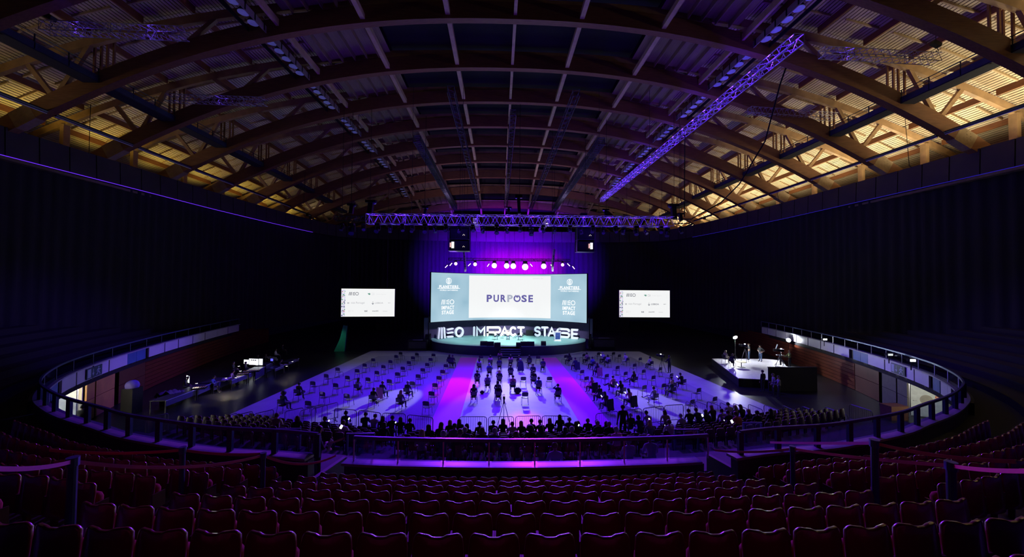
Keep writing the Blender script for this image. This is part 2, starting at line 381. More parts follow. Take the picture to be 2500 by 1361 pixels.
# ---------------------------------------------------------------- roof
def zl(dx, y):
    d = .006*(max(0, y-52))**2; return 8.2+20-d-(9-d*.3)*(abs(dx)/35.3)**2.3
def off(dx): return 1.0+3.5*(abs(dx)/35.3)**2
UPC = mat('strut_timber', (.48, .30, .15), .6, scale=1.5, var=.18)
ARY = [27.2+6.12*k for k in range(-3, 11)]
def archband(mb, y, d0, d1, zf, h_, w_, n=44, mi=0):
    for i in range(n):
        pass
    xs = [d0+(d1-d0)*i/n for i in range(n+1)]
    q = [[(AX+x, y+s*w_/2, zf(x)+t*h_) for x in xs] for s, t in ((-1, 0), (-1, 1), (1, 1), (1, 0))]
    for k in range(4): mb.strip(q[k], q[(k+1) % 4], mi)
    mb.add([q[k][0] for k in range(4)]+[q[k][-1] for k in range(4)], [(0, 1, 2, 3), (7, 6, 5, 4)], mi); return mb
for k, y in enumerate(ARY):
    far = y > 60
    t = thing('roof_arch', 'laminated timber roof arch truss, %s' % (['overhead just outside the frame', 'grazing the top corners of the photo, nearest in view', 'nearest to cross the upper corners', 'first whose crown shows at the top of the photo'][k] if k < 4 else od(k-3)+' from the top of the photo, counting crowns'), 'roof truss', (AX, y, 0), 0, 'timber roof arches')
    o = Vector((-AX, -y, 0))
    mb = archband(MB(), y, -41.5, 41.5, lambda x: zl(x, y), 1.3, .55); mb.v = [tuple(Vector(v)+o) for v in mb.v]; mb.build('lower_chord', GLU if not far else GLU, t)
    mb = archband(MB(), y, -43, 43, lambda x: zl(x, y)+off(x), .62, .3); mb.v = [tuple(Vector(v)+o) for v in mb.v]; mb.build('upper_chord', UPC, t)
    for s in (-1, 1):
        for nd, tops in ((32.9, (34.9, 30.7)), (24.5, (26.6, 21.9)), (16.3, (18.3, 14.2)), (8.3, (10.2, 6.2))):
            for tp in tops:
                MB().beam((s*nd, 0, zl(nd, y)+.9), (s*tp, 0, zl(tp, y)+off(tp)+.1), .24, .30).build('strut', UPC, t)
        MB().beam((s*39.2, 0, 17.5), (s*39.2, 0, zl(39.2, y)+off(39.2)+.1), .5, .32).build('post', UPC, t)
        pl = MB().beam((s*34.2, 0, zl(34.2, y)+.62), (s*35.5, 0, zl(35.5, y)+.62), .57, 1.22)
        for a in range(5):
            for b in range(2):
                x = 34.9+.3*b; pl.cyl((s*x, -.31, zl(x, y)+.15+a*.24), (s*x, .31, zl(x, y)+.15+a*.24), .028, n=6)
        pl.build('bolted_joint', mat('weathered_joint', (.40, .29, .16), .6), t)
ceil = bpy.data.objects.new('ceiling', None); COL.objects.link(ceil); ceil['kind'] = 'structure'
def dk(x, y): return zl(x, y)+off(x)+1.05
BLKC = mat('ceiling_black_panel', (.012, .011, .014), .9); PLK = mat('ceiling_board', (.30, .20, .14), .7, scale=2, stretch=(8, .5, 1), var=.2)
PUR = mat('purlin_timber', (.26, .10, .035), .6, scale=1.5, stretch=(8, 1, 8), var=.2)
RAF = mat('rafter_timber', (.60, .44, .25), .6, scale=2, var=.15)
for k in range(len(ARY)-1):
    y0, y1 = ARY[k]+.29, ARY[k+1]-.29
    # black middle, boarded flanks with fins, slatted outer fields
    for s in (-1, 1):
        mb = MB(); xs = [s*i*1.38 for i in range(9)]
        mb.strip([(AX+x, ARY[k], dk(x, ARY[k])) for x in xs], [(AX+x, ARY[k+1], dk(x, ARY[k+1])) for x in xs]); mb.build('black_panel', BLKC, ceil)
        mb = MB(); xs = [s*(11+i*1.0) for i in range(7)]
        mb.strip([(AX+x, y0, zl(x, y0)+1.75) for x in xs], [(AX+x, y1, zl(x, y1)+1.75) for x in xs]); mb.build('board_field', PLK, ceil)
        for i in range(5):
            x = s*(12.0+i*1.05); MB().beam((AX+x, y0, zl(x, y0)+1.55), (AX+x, y1, zl(x, y1)+1.55), .07, .45).build('fin', PLK, ceil)
        for x in (s*5.0, s*11.2):
            MB().beam((AX+x, y0, zl(x, y0)+.45), (AX+x, y1, zl(x, y1)+.45), .34, .4).build('longitudinal_beam', RAF, ceil)
        x = s*17.3; MB().beam((AX+x, y0, zl(x, y0)+.9), (AX+x, y1, zl(x, y1)+.9), .2, .5).build('longitudinal_beam', RAF, ceil)
        mb = MB(); d = 17.4
        while d < 43.5:                    # slats run lengthways; each is its own bar
            x = s*d; sl = (zl(d+.1, ARY[k])+off(d+.1)-zl(d, ARY[k])-off(d))/.1
            a = Vector((AX+x, ARY[k]+.02, dk(x, ARY[k]))); b = Vector((AX+x, ARY[k+1]-.02, dk(x, ARY[k+1])))
            mb.beam(a, b, .185, .04, up=Vector((-s*sl, 0, 1)).normalized()); d += .255/math.sqrt(1+sl*sl)
        mb.build('slat_field', PINE, ceil, kind='stuff')
        mb = MB(); xs = [s*(17+i*2.2) for i in range(13)]
        mb.strip([(AX+x, ARY[k], dk(x, ARY[k])+.35) for x in xs], [(AX+x, ARY[k+1], dk(x, ARY[k+1])+.35) for x in xs]); mb.build('roof_lining', mat('roof_lining', (.10, .055, .02), .9), ceil)
        for d in (19.6, 23.2, 26.8, 30.4, 34.0, 37.4, 40.6):
            x = s*d; MB().beam((AX+x, y0, dk(x, y0)-.27), (AX+x, y1, dk(x, y1)-.27), .14, .48).build('purlin', PUR, ceil)
        for d0, d1 in ((17.6, 19.4), (19.8, 23), (23.4, 26.6), (27, 30.2), (30.6, 33.8), (34.2, 37.2), (37.6, 40.4)):
            for q in range(3):
                y = ARY[k]+1.55+q*1.5; f = .22
                da, db = d0+(d1-d0)*(0 if q % 2 else f), d0+(d1-d0)*(1-f if q % 2 else 1)
                MB().beam((AX+s*da, y, dk(da, y)-.12), (AX+s*db, y, dk(db, y)-.12), .1, .14).build('rafter', RAF, ceil)
    MB().beam((AX, y0, zl(0, y0)+.45), (AX, y1, zl(0, y1)+.45), .24, .34).build('longitudinal_beam', RAF, ceil)
struct('wall_gable', MB().box((AX, ARY[-1]+.6, 14), (86, .2, 20)), BLKC)
# outer skin below the eaves so that the loft is closed
for nm, s in (('left', -1), ('right', 1)):
    struct('wall_loft_'+nm, MB().box((AX+s*43.6, 48, 15), (.2, 90, 14)), mat('loft_boards', (.16, .09, .04), .8))
struct('floor_loft', MB().box((AX-39.5, 48, 16.9), (8.4, 90, .2)).box((AX+39.5, 48, 16.9), (8.4, 90, .2)), mat('loft_floor', (.22, .16, .1), .8))

# ---------------------------------------------------------------- catwalks, floodlight trays, pipes in the roof
for s, side in ((-1, 'left'), (1, 'right')):
    for k in range(1, len(ARY)-1):
        y0, y1 = ARY[k]+.25, ARY[k+1]-.25
        if y1 > 74: continue
        dxx = 30.2; z = zl(dxx, y0)+.65; L = y1-y0
        t = thing('catwalk', 'dark roof catwalk with handrails on the %s, %s bay from the camera' % (side, od(k-1)), 'catwalk', (AX+s*dxx, y0, z), 0, 'roof catwalks on the '+side)
        MB().box((0, L/2, .03), (1.1, L, .06)).build('deck', mat('catwalk_deck', (.03, .03, .035), .8), t)
        for q in (-.55, .55):
            MB().box((q, L/2, .28), (.05, L, .42)).build('side_plate', mat('catwalk_plate', (.05, .07, .10), .5, .4), t)
            MB().tube([(q, 0, 1.0), (q, L, 1.0)], .03, 6).tube([(q, 0, .75), (q, L, .75)], .02, 6).build('handrail', DSTL, t)
            for j in range(4): MB().beam((q, .1+j*(L-.2)/3, .05), (q, .1+j*(L-.2)/3, 1.0), .05, .05).build('post', DSTL, t)
        for q in (-.45, .45):
            for yy in (.05, .5): MB().beam((q, yy, 0), (q, yy, off(dxx)+.3), .12, .12).build('hanger', mat('hanger_timber', (.30, .14, .06), .6), t)
        for j in range(6):
            MB().box((0, .5+j*(L-.8)/5, .33), (.7, .25, .16)).build('cable_box', mat('pale_metal', (.35, .4, .5), .35, .5), t)
        # floodlight tray
        dxx = 18.6; z = zl(dxx, y0)+.55; z2 = zl(dxx, y1)+.55
        t = thing('floodlight_tray', 'tray of round roof floodlights %s of centre, %s bay from the camera' % (side, od(k-1)), 'floodlight', (AX+s*dxx, y0, z), 0, 'floodlight trays on the '+side)
        MB().beam((s*-.5, 0, .1), (s*-.5, L, .1+z2-z), .06, .5).build('rail', mat('tray_timber', (.30, .25, .22), .6), t)
        MB().beam((s*.75, 0, .1), (s*.75, L, .1+z2-z), .06, .3).build('rail', DSTL, t)
        for j in range(5):
            yy = .9+j*(L-1.6)/4; zz = (z2-z)*yy/L
            h = MB().cyl((0, yy, zz+.12), (0, yy, zz+.45), .36, .2, 12).build('lamp_housing', DSTL, t)
            MB().cyl((0, yy, zz+.08), (0, yy, zz+.13), .34, n=16).build('lamp_glass', mat('lamp_glass_reflect', (.55, .62, .9), .3, 0, .05, ecol=(.35, .38, 1)), h)  # unlit glass; faint blue emission stands in for reflected light
            MB().beam((s*-.5, yy+.4, zz-.12), (s*-.5, yy+.4, zz+.4), .12, .08).build('clamp', BMET, t)
        if k < 12:
            t = tag(MB().tube([(0, 0, 0), (0, L, 0)], .13, 8).build('pipe', DSTL), 'dark pipe low between the %s arch feet, %s bay from the camera' % (side, od(k-1)), 'pipe', 'roof pipes on the '+side)
            t.location = (AX+s*33.2, y0, zl(33.2, y0)+.05)
            MB().box((.0, L/2, -.15), (.08, L, .05)).build('highlight_strip', mat('pipe_highlight', (.8, .8, .85), .4), t)  # pale strip added as the white highlight on the pipe

# ---------------------------------------------------------------- upper stand: stepped tiers
def row_z(r): return 8.2-1.75-.398*r          # height of the top of the seat backs in row r (0 = nearest)
def row_d(r): return 1.2+.945*(7-r)
tier = bpy.data.objects.new('floor_stand', None); COL.objects.link(tier); tier['kind'] = 'structure'
TRD = mat('stand_concrete', (.05, .05, .065), .75, var=.2, scale=1.5)
def clipped(path, a, b, step):
    pts = path.sub(a, b, step); return [p for p in pts if abs(p.x-AX) < ring_dx(p.y)-.35 and p.y < 60]
for r in range(7, -9, -1):
    z = row_z(r)-.85; d0 = row_d(r)-.50 if r < 7 else .1; d1 = row_d(r)+.47
    Pi, Po = B.offset(d0), B.offset(d1); n = 130; A = []; O = []
    for i in range(n+1):
        a, b = Pi.at(Pi.L*i/n), None
        j = i/n; b = Po.at(Po.L*j)
        # keep the pair radial
        b = Po.at(Po.near(a))
        if abs(b.x-AX) < ring_dx(b.y)-.1 and b.y > -9.6: A.append(a); O.append(b)
    if len(A) < 3: continue
    mb = MB(); zb = z-.6 if r > -8 else z-.6
    dark = [p.y > 13.6+.0*r or r < 0 for p in A]
    for flag, m in ((True, BLK), (False, TRD)):
        mb = MB()
        for i in range(len(A)-1):
            if dark[i] == flag:
                mb.strip([(*p, z) for p in O[i:i+2]], [(*p, z) for p in A[i:i+2]]); mb.strip([(*p, z) for p in A[i:i+2]], [(*p, zb) for p in A[i:i+2]])
        if mb.v: mb.build('tread', m, tier)
# the wall at the front of the upper stand with its ledge
GAPS = [(B.near((AX-6.05, 10.6)), B.near((AX-4.95, 10.4))), (B.near((AX+4.95, 10.4)), B.near((AX+6.05, 10.6)))]
segs = [(0, GAPS[0][0]), (GAPS[0][1], GAPS[1][0]), (GAPS[1][1], B.L)]
PARM = mat('parapet_paint', (.10, .10, .12), .6); LEDM = mat('ledge_paint', (.42, .42, .46), .35)
sA, sB = B.near((AX-20, 16)), B.near((AX+20, 16))
for nm, (a, b) in zip(('left', 'middle', 'right'), ((sA, GAPS[0][0]), segs[1], (GAPS[1][1], sB))):
    struct('wall_parapet_'+nm, MB().band(B.offset(.14).sub(a, b, .5), .24, 0.0, 3.34), PARM)
    if nm == 'left': a = s_px(583, -1)
    if nm == 'right': b = s_px(1859, 1)
    struct('trim_ledge_'+nm, MB().band(B.offset(.19).sub(a, b, .5), .36, 3.341, 3.41), LEDM)
for s, (a, b) in ((-1, GAPS[0]), (1, GAPS[1])):        # side walls of the two stair mouths
    for q in (a, b):
        p = B.at(q); t = B.tan(q); nn = Vector((t.y, -t.x)); e = p+nn*2.2; sgn = 1 if q == a else -1
        struct('wall_stair', MB().beam((*(p-nn*1.2), 1.2), (*e, 1.2), .12, 3.4), PARM)
    p = B.at((a+b)/2); struct('floor_stair', MB().box((p.x, p.y-.4, 2.2), (1.15, 3.2, .12)), TRD)

# ---------------------------------------------------------------- balustrades
def glass(name, tint, fac, rough=.03):
    m = bpy.data.materials.new(name); m.use_nodes = True; nt = m.node_tree; nt.nodes.clear(); n = nt.nodes; L = nt.links
    o = n.new('ShaderNodeOutputMaterial'); tr = n.new('ShaderNodeBsdfTransparent'); tr.inputs[0].default_value = (*tint, 1)
    gl = n.new('ShaderNodeBsdfGlossy'); gl.inputs['Roughness'].default_value = rough
    nz = n.new('ShaderNodeTexNoise'); nz.inputs['Scale'].default_value = 3; mx = n.new('ShaderNodeMixShader'); mr = n.new('ShaderNodeMapRange')
    mr.inputs[3].default_value = fac*.7; mr.inputs[4].default_value = fac*1.3; L.new(nz.outputs['Fac'], mr.inputs[0])
    L.new(mr.outputs[0], mx.inputs[0]); L.new(tr.outputs[0], mx.inputs[1]); L.new(gl.outputs[0], mx.inputs[2]); L.new(mx.outputs[0], o.inputs[0]); return m
GLS = glass('balustrade_glass', (.66, .70, .82), .05)
RLM = mat('rail_blue_steel', (.10, .14, .26), .35, .5)
def balustrade(a, b, label, z0, z1, step, pm, glassy=True, pw=.07):
    p0 = B.at((a+b)/2); t = thing('balustrade', label, 'railing', (p0.x, p0.y, z0)); o = Vector((p0.x, p0.y, z0))
    def L3(p, z): return Vector((p.x, p.y, z))-o
    pts = B.sub(a, b, .5); mb = MB()
    for u, v in zip(pts[:-1], pts[1:]): mb.beam(L3(u, z1), L3(v, z1), .07, .09)
    mb.build('top_rail', RLM, t)
    n = max(1, round((b-a)/step))
    for i in range(n+1):
        p = B.at(a+(b-a)*i/n); MB().beam(L3(p, z0), L3(p, z1), pw, pw*.7, up=(0, 1, 0)).build('post', pm, t)
        if i < n and glassy:
            q = B.at(a+(b-a)*(i+1)/n); d = (q-p).normalized(); MB().beam(L3(p+d*.07, (z0+z1)/2), L3(q-d*.07, (z0+z1)/2), .012, z1-z0-.1).build('glass_pane', GLS, t)
    return t
NAVY = mat('post_navy', (.05, .06, .12), .4, .3)
balustrade(segs[1][0], segs[1][1], 'long glass balustrade with thin posts across the middle of the photo above the lower stand', 3.41, 4.05, 1.27, STL, pw=.035)
balustrade(sA, GAPS[0][0], 'near curved glass balustrade with dark posts on the left, before the lit doorway', 3.41, 4.05, 1.35, NAVY, pw=.14)
balustrade(GAPS[1][1], sB, 'near curved glass balustrade with dark posts on the right, before the lit doorway', 3.41, 4.05, 1.35, NAVY, pw=.14)
sF0, sF1 = s_px(583, -1), s_px(1859, 1)
balustrade(sF0, sA, 'dim far balustrade along the top of the violet panels on the left stand', 3.35, 4.05, 2.3, NAVY, pw=.05)
balustrade(sB, sF1, 'far balustrade with pale posts along the top of the white panels on the right stand', 3.35, 4.05, 1.9, STL, pw=.05)
# framed glass screens beside the stair mouths
for (px0, px1, pyt, pyb, yy, lab) in ((848, 912, 1060, 1112, 11.0, 'framed glass screen at the left end of the middle balustrade'), (1648, 1705, 1050, 1100, 11.2, 'framed glass screen at the right end of the middle balustrade'), (676, 733, 1048, 1098, 11.9, 'framed glass screen at the right end of the left near balustrade'), (1815, 1858, 1033, 1082, 12.3, 'framed glass screen at the left end of the right near balustrade')):
    a, b, c = PY(px0, pyt, yy), PY(px1, pyt, yy), PY(px0, pyb, yy); o = Vector((a.x, yy, c.z)); w_ = b.x-a.x; h_ = a.z-c.z
    t = thing('glass_screen', lab, 'glass screen', o)
    for q in (0, w_): MB().box((q, 0, h_/2), (.05, .05, h_)).build('upright', RLM, t)
    MB().box((w_/2, 0, h_), (w_+.05, .05, .04)).build('top_bar', RLM, t); MB().box((w_/2, 0, h_/2), (w_-.08, .012, h_-.06)).build('glass_pane', GLS, t)

# ---------------------------------------------------------------- fascia panels and timber walls under the side stands
FWH = mat('fascia_white', (.74, .72, .78), .42, var=.04, scale=1.5); FBL = mat('fascia_blue', (.08, .18, .42), .4, var=.15, scale=1.2)
WDP = mat('wall_plank_red', (.17, .042, .02), .34, scale=1.4, stretch=(1, 1, 6), var=.25); ORG = mat('wall_panel_brown', (.62, .30, .08), .5, scale=1.2, var=.12)
def side(sd, cols, wood, panels, name):
    fr = bpy.data.objects.new('trim_fascia_'+name, None); COL.objects.link(fr); fr['kind'] = 'structure'
    for (pa, pb, m) in cols:
        a, b = s_px(pa, sd), s_px(pb, sd); a, b = min(a, b)+.015, max(a, b)-.015
        MB().band(B.offset(.06).sub(a, b, .6), .1, 2.56, 3.32).build('fascia_panel', m, fr)
    a, b = sorted((s_px(cols[0][0], sd), sA if sd < 0 else sB))
    MB().band(B.offset(.30).sub(a, b, .8), .2, 2.4, 3.34).build('fascia_backing', BMET, fr)
    wr = bpy.data.objects.new('wall_timber_'+name, None); COL.objects.link(wr); wr['kind'] = 'structure'
    a, b = sorted((s_px(wood[0], sd), s_px(wood[1], sd)))
    MB().band(B.offset(.26).sub(a, b, .8), .08, 0, 2.5).build('wall_backing', BMET, wr)
    nP = max(1, int((b-a)/7.5))
    for r in range(8):
        for q in range(nP):
            c, d = a+(b-a)*q/nP+.01, a+(b-a)*(q+1)/nP-.01
            MB().band(B.offset(.18).sub(c, d, .9), .07, .03+r*.31, .03+r*.31+.275).build('plank', WDP, wr)
    for pa, pb, m in panels:
        c, d = sorted((s_px(pa, sd), s_px(pb, sd)))
        for z0, z1 in ((.02, 1.23), (1.26, 2.5)): MB().band(B.offset(.2).sub(c+.02, d-.02, .6), .09, z0, z1).build('wall_panel', m, wr)
    return fr, wr
REDP = mat('wall_panel_red', (.13, .035, .022), .45, scale=1.2, var=.12); GRYP = mat('wall_panel_grey', (.10, .09, .08), .6)
def upto(s_, k): return s_
lf = [(583, 556, FWH), (555, 530, FWH), (529, 501, FWH), (500, 471, FWH), (470, 436, FWH), (435, 402, FWH), (401, 362, FWH), (355, 333, FBL), (332, 311, FBL), (310, 266, FWH), (265, 227, FWH), (226, 186, FWH), (185, 150, FWH), (139, 122, FBL), (121, 103, FWH), (102, 90, FWH)]
rf_ = [(1859, 1872, FWH), (1873, 1893, FWH), (1894, 1917, FWH), (1918, 1943, FWH), (1944, 1971, FWH), (1972, 2001, FWH), (2002, 2034, FWH), (2035, 2071, FWH), (2080, 2098, FBL), (2099, 2117, FBL), (2118, 2157, FWH), (2158, 2229, FWH), (2230, 2265, FWH), (2275, 2294, FBL), (2295, 2312, FWH), (2313, 2322, FWH)]
side(-1, lf, (660, 361), [(360, 298, REDP), (288, 243, ORG), (239, 219, ORG)], 'left')
side(1, rf_, (1786, 2073), [(2074, 2131, REDP), (2136, 2170, GRYP), (2174, 2196, GRYP)], 'right')
# doorways: a lit recess with a flush door behind each
def doorway(sd, pa, pb, name, wc, dpx, circ, signs):
    a, b = sorted((s_px(pa, sd), sA if sd < 0 else sB)); Q = B.offset(2.6)
    s0, s1 = Q.near(B.at(a)), Q.near(B.at(b)); s0 -= 1.5; s1 += 1.5
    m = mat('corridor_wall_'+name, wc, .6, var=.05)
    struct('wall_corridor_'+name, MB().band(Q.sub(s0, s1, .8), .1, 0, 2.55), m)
    for q in ((a, b) if sd < 0 else (b, a))[:1]:
        p = B.at(q); t = B.tan(q); nn = Vector((t.y, -t.x)); struct('wall_corridor_end_'+name, MB().beam((*(p+nn*.25), 1.28), (*(p+nn*3.6), 1.28), .1, 2.54), m)
    mb = MB(); mb.strip([(*p, 2.56) for p in B.offset(.15).sub(a, b, .8)], [(*p, 2.56) for p in B.offset(2.8).sub(a, b, .8)]) if False else None
    O_ = []; I_ = []
    for p in B.offset(.15).sub(a, b, .6): I_.append((*p, 2.56)); O_.append((*B.offset(2.8).at(B.offset(2.8).near(p)), 2.56))
    struct('ceiling_corridor_'+name, MB().strip(I_, O_), m)
    q = a if sd < 0 else b; p = B.at(q); t = B.tan(q); nn = Vector((t.y, -t.x)); wd = 2.0 if sd < 0 else 1.5
    e = nn if sd < 0 else -nn; yy = Vector((-e.y, e.x)); base = p+nn*(.45+wd/2)+yy*.07; t = e
    d = thing('door_'+('1' if sd < 0 else '2'), '%s door with a round grey disc in the lit recess under the %s stand' % ('white double' if sd < 0 else 'white single', name), 'door', (base.x, base.y, 0), math.atan2(t.y, t.x)); d['kind'] = 'structure'
    del d['category']; del d['label']
    MB().box((0, -.02, 1.15), (wd+.12, .04, 2.3)).build('door_frame', STL, d)
    lf2 = MB().box((0, .03, 1.14), (wd, .05, 2.2)).build('door_leaf', mat('door_white_'+name, (.80, .86, .84), .5), d)
    fn = lambda u, v: (u, .062, v)
    mm = MB(); flat_ring(mm, lambda u, v: (u, .06, v), 0, 1.12, .16, .32, 0); mm.build('disc', mat('disc_grey', (.42, .40, .34), .6), lf2)
    mb = MB().cyl((wd*.42, .06, 1.02), (wd*.42, .12, 1.02), .02, n=8).box((wd*.36, .12, 1.02), (.14, .02, .02)); mb.build('handle', STL, lf2)
    sg = MB()
    for i in range(4):
        u = -.42+i*.17+(0 if sd > 0 else .12); sg.box((u, .062, 2.05), (.12, .008, .12))
        sg.box((u+.012*(i-1), .068, 2.05), (.05, .004, .07+.01*i), mi=1)
    if sd > 0: sg.box((-.50, .062, 1.35), (.16, .008, .14)); sg.box((-.50, .068, 1.35), (.07, .004, .06), mi=1)
    sg.build('fire_signs', [mat('sign_orange', (.72, .12, .02), .5), mat('sign_white', (.85, .8, .75), .5)], lf2)
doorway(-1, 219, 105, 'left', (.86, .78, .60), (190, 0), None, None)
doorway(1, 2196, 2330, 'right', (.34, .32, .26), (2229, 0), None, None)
# exit signs fixed on the fascia: door leaf, arrow and running figure
def exit_sign(pa, pb, sd, name):
    a, b = sorted((s_px(pa, sd), s_px(pb, sd))); p, q = B.at(a), B.at(b); t = (q-p).normalized(); nn = Vector((-t.y, t.x)); c = (p+q)/2+nn*.1; W = (q-p).length; H = .62
    # x axis runs left to right as seen from the arena
    o = thing('exit_sign', 'green emergency exit sign with arrow and running figure on the %s fascia panels' % name, 'sign', (c.x, c.y, 2.94), math.atan2(-t.y, -t.x))
    MB().box((0, 0, 0), (W, .03, H)).build('sign_board', mat('sign_green_dark', (.02, .075, .09), .5), o)
    fn = lambda u, v: (u, -.03, v); fn = lambda u, v: (-u*1.0 if False else u, -.02, v)
    mb = MB(); k = H/.62
    flat_poly(mb, fn, [(-W*.46, -.25), (-W*.24, -.25), (-W*.24, .25), (-W*.46, .25)])
    flat_line(mb, fn, [(-W*.10, .2), (-W*.10, -.04)], .07); flat_poly(mb, fn, [(-W*.10-.12, -.03), (-W*.10, -.22), (-W*.10+.12, -.03)])
    x = W*.24
    flat_ring(mb, fn, x+.03, .2, .03, .06, n=12)
    for pl in ([(x, .12), (x-.03, -.04)], [(x-.03, -.03), (x+.12, -.10), (x+.2, -.24)], [(x-.03, -.04), (x-.10, -.16), (x-.24, -.22)], [(x, .1), (x+.13, .04), (x+.22, .08)], [(x, .11), (x-.14, .06), (x-.17, -.05)]): flat_line(mb, fn, pl, .065)
    mb.build('pictogram', mat('sign_pale', (.45, .55, .62), .5), o)
exit_sign(207, 245, -1, 'left'); exit_sign(2180, 2213, 1, 'right')
# ================================================================ stage
SX, ZS = 1.35, 1.15
def ell(x, yb, yf, hw): return yb-(yb-yf)*math.sqrt(max(0, 1-((x-SX)/hw)**2))
NST = 40; HW = 10.6
fr = [(SX-HW+2*HW*i/NST) for i in range(NST+1)]
front = [(x, ell(x, 50.6, 44.25, HW)) for x in fr]
back = [(SX+HW, 56.6), (SX-HW, 56.6)]
st = thing('stage', 'round-fronted stage platform with teal floor before the big screen', 'stage', (SX, 50, 0)); o = Vector((SX, 50, 0))
poly = front+back; n = len(poly)
mb = MB(); mb.add([(x-o.x, y-o.y, ZS-.05) for x, y in poly]+[(x-o.x, y-o.y, ZS) for x, y in poly], [tuple(range(n))[::-1], tuple(range(n, 2*n))]+[(i, (i+1) % n, n+(i+1) % n, n+i) for i in range(n)])
mb.build('stage_floor', mat('stage_teal_floor', (.20, .45, .41), .45, var=.12, scale=.7), st)
mb = MB()
for (x0, y0), (x1, y1) in zip(front[:-1], front[1:]):
    if abs((x0+x1)/2-SX-.05) < 1.15: continue
    mb.add([(x0-o.x, y0-o.y+.03, 0), (x1-o.x, y1-o.y+.03, 0), (x1-o.x, y1-o.y+.03, ZS-.05), (x0-o.x, y0-o.y+.03, ZS-.05)], [(0, 1, 2, 3)])
mb.build('skirt', mat('stage_skirt_navy', (.03, .03, .07), .6), st)
MB().box((0, 3, ZS/2-.05), (2*HW-.3, 6, ZS-.12)).build('substructure', BMET, st)
t = thing('stage_steps', 'four pale-edged steps up to the middle of the stage front', 'steps', (1.4, 44.2, 0))
for i in range(4):
    h_ = ZS*(4-i)/5; s_ = MB().box((0, -.16-.30*i, h_/2), (2.35, .34, h_)).build('step', mat('step_dark', (.03, .03, .06), .6), t)
    MB().box((0, -.31-.30*i, h_-.02), (2.35, .05, .05)).build('nosing', mat('step_nosing', (.35, .42, .6), .4), s_)
# ---------------------------------------------------------------- curved screen
SR, SCX, SCY = 14.4, 1.35, 54.0-14.4
def arcp(a, r=SR): return (SCX+r*math.sin(a), SCY+r*math.cos(a))
AW = math.asin(10.45/SR); ZB, ZT = 3.5, 10.15
def scr(u, v, d=.0):        # u -1..1 across, v 0..1 up
    x, y = arcp(u*AW, SR-d); return (x, y, ZB+(ZT-ZB)*v)
t = thing('led_screen', 'large curved screen over the stage showing a white slide between two pale blue panels', 'screen', (SCX, 54, ZB)); o = Vector((SCX, 54, ZB))
def sm(f): return lambda u, v: tuple(Vector(f(u, v))-o)
def sheetmb(f, u0, u1, v0, v1, nu=24):
    mb = MB(); mb.strip([f(u0+(u1-u0)*i/nu, v0) for i in range(nu+1)], [f(u0+(u1-u0)*i/nu, v1) for i in range(nu+1)]); return mb
mb = sheetmb(sm(lambda u, v: scr(u, v, -.25)), -1.005, 1.005, -.01, 1.01); mb.strip([sm(lambda u, v: scr(u, v, -.25))(u/12, 1.01) for u in range(-12, 13)], [sm(lambda u, v: scr(u, v, -.02))(u/12, 1.01) for u in range(-12, 13)])
mb.strip([sm(lambda u, v: scr(u, v, -.25))(u/12, -.01) for u in range(-12, 13)], [sm(lambda u, v: scr(u, v, -.02))(u/12, -.01) for u in range(-12, 13)])
mb.strip([sm(lambda u, v: scr(u, v, -.02))(u/12, -.01) for u in range(-12, 13)], [sm(lambda u, v: scr(u, v, -.02))(u/12, 1.01) for u in range(-12, 13)]); mb.build('cabinet', BMET, t)
# crumpled pale blue paper picture
pm = bpy.data.materials.new('screen_blue'); pm.use_nodes = True; nt = pm.node_tree; nn_ = nt.nodes; L_ = nt.links; b = nn_['Principled BSDF']
tc = nn_.new('ShaderNodeTexCoord'); vo = nn_.new('ShaderNodeTexVoronoi'); vo.inputs['Scale'].default_value = .42; vo.feature = 'SMOOTH_F1'
nz = nn_.new('ShaderNodeTexNoise'); nz.inputs['Scale'].default_value = .5; nz.inputs['Detail'].default_value = 4
ad = nn_.new('ShaderNodeVectorMath'); ad.operation = 'ADD'; L_.new(tc.outputs['Object'], ad.inputs[0]); L_.new(nz.outputs['Color'], ad.inputs[1]); L_.new(ad.outputs[0], vo.inputs['Vector']); L_.new(tc.outputs['Object'], nz.inputs['Vector'])
rp = nn_.new('ShaderNodeValToRGB'); rp.color_ramp.elements[0].color = (.30, .50, .63, 1); rp.color_ramp.elements[1].color = (.46, .66, .77, 1); rp.color_ramp.elements[1].position = .8
L_.new(vo.outputs['Distance'], rp.inputs[0]); L_.new(rp.outputs[0], b.inputs['Emission Color']); b.inputs['Emission Strength'].default_value = .95; b.inputs['Base Color'].default_value = (.02, .02, .02, 1)
sheetmb(sm(lambda u, v: scr(u, v, 0)), -1, 1, 0, 1, 36).build('picture', pm, t)
U0, U1 = -.50, .53
sheetmb(sm(lambda u, v: scr(u, v, .015)), U0, U1, .05, .965).build('slide', emi('screen_white', (.90, .91, .91), 1.0), t)
WPR = emi('print_white', (1, 1, 1), 1.15); PUR1 = emi('print_purple', (.13, .11, .36), 1); PUR2 = emi('print_lilac', (.42, .45, .55), 1)
AR = SR*AW  # half width in metres along the arc
fs = lambda x, z: tuple(Vector(scr(x/AR, (z-ZB)/(ZT-ZB), .035))-o)
mb = MB(); x0 = -.02*AR; lw = .93
cx_ = .02*AR
word = 'PURPOSE'; tot = 7.2; xs = [-3.05, -2.05, -1.0, -.02, 1.02, 2.05, 3.02]
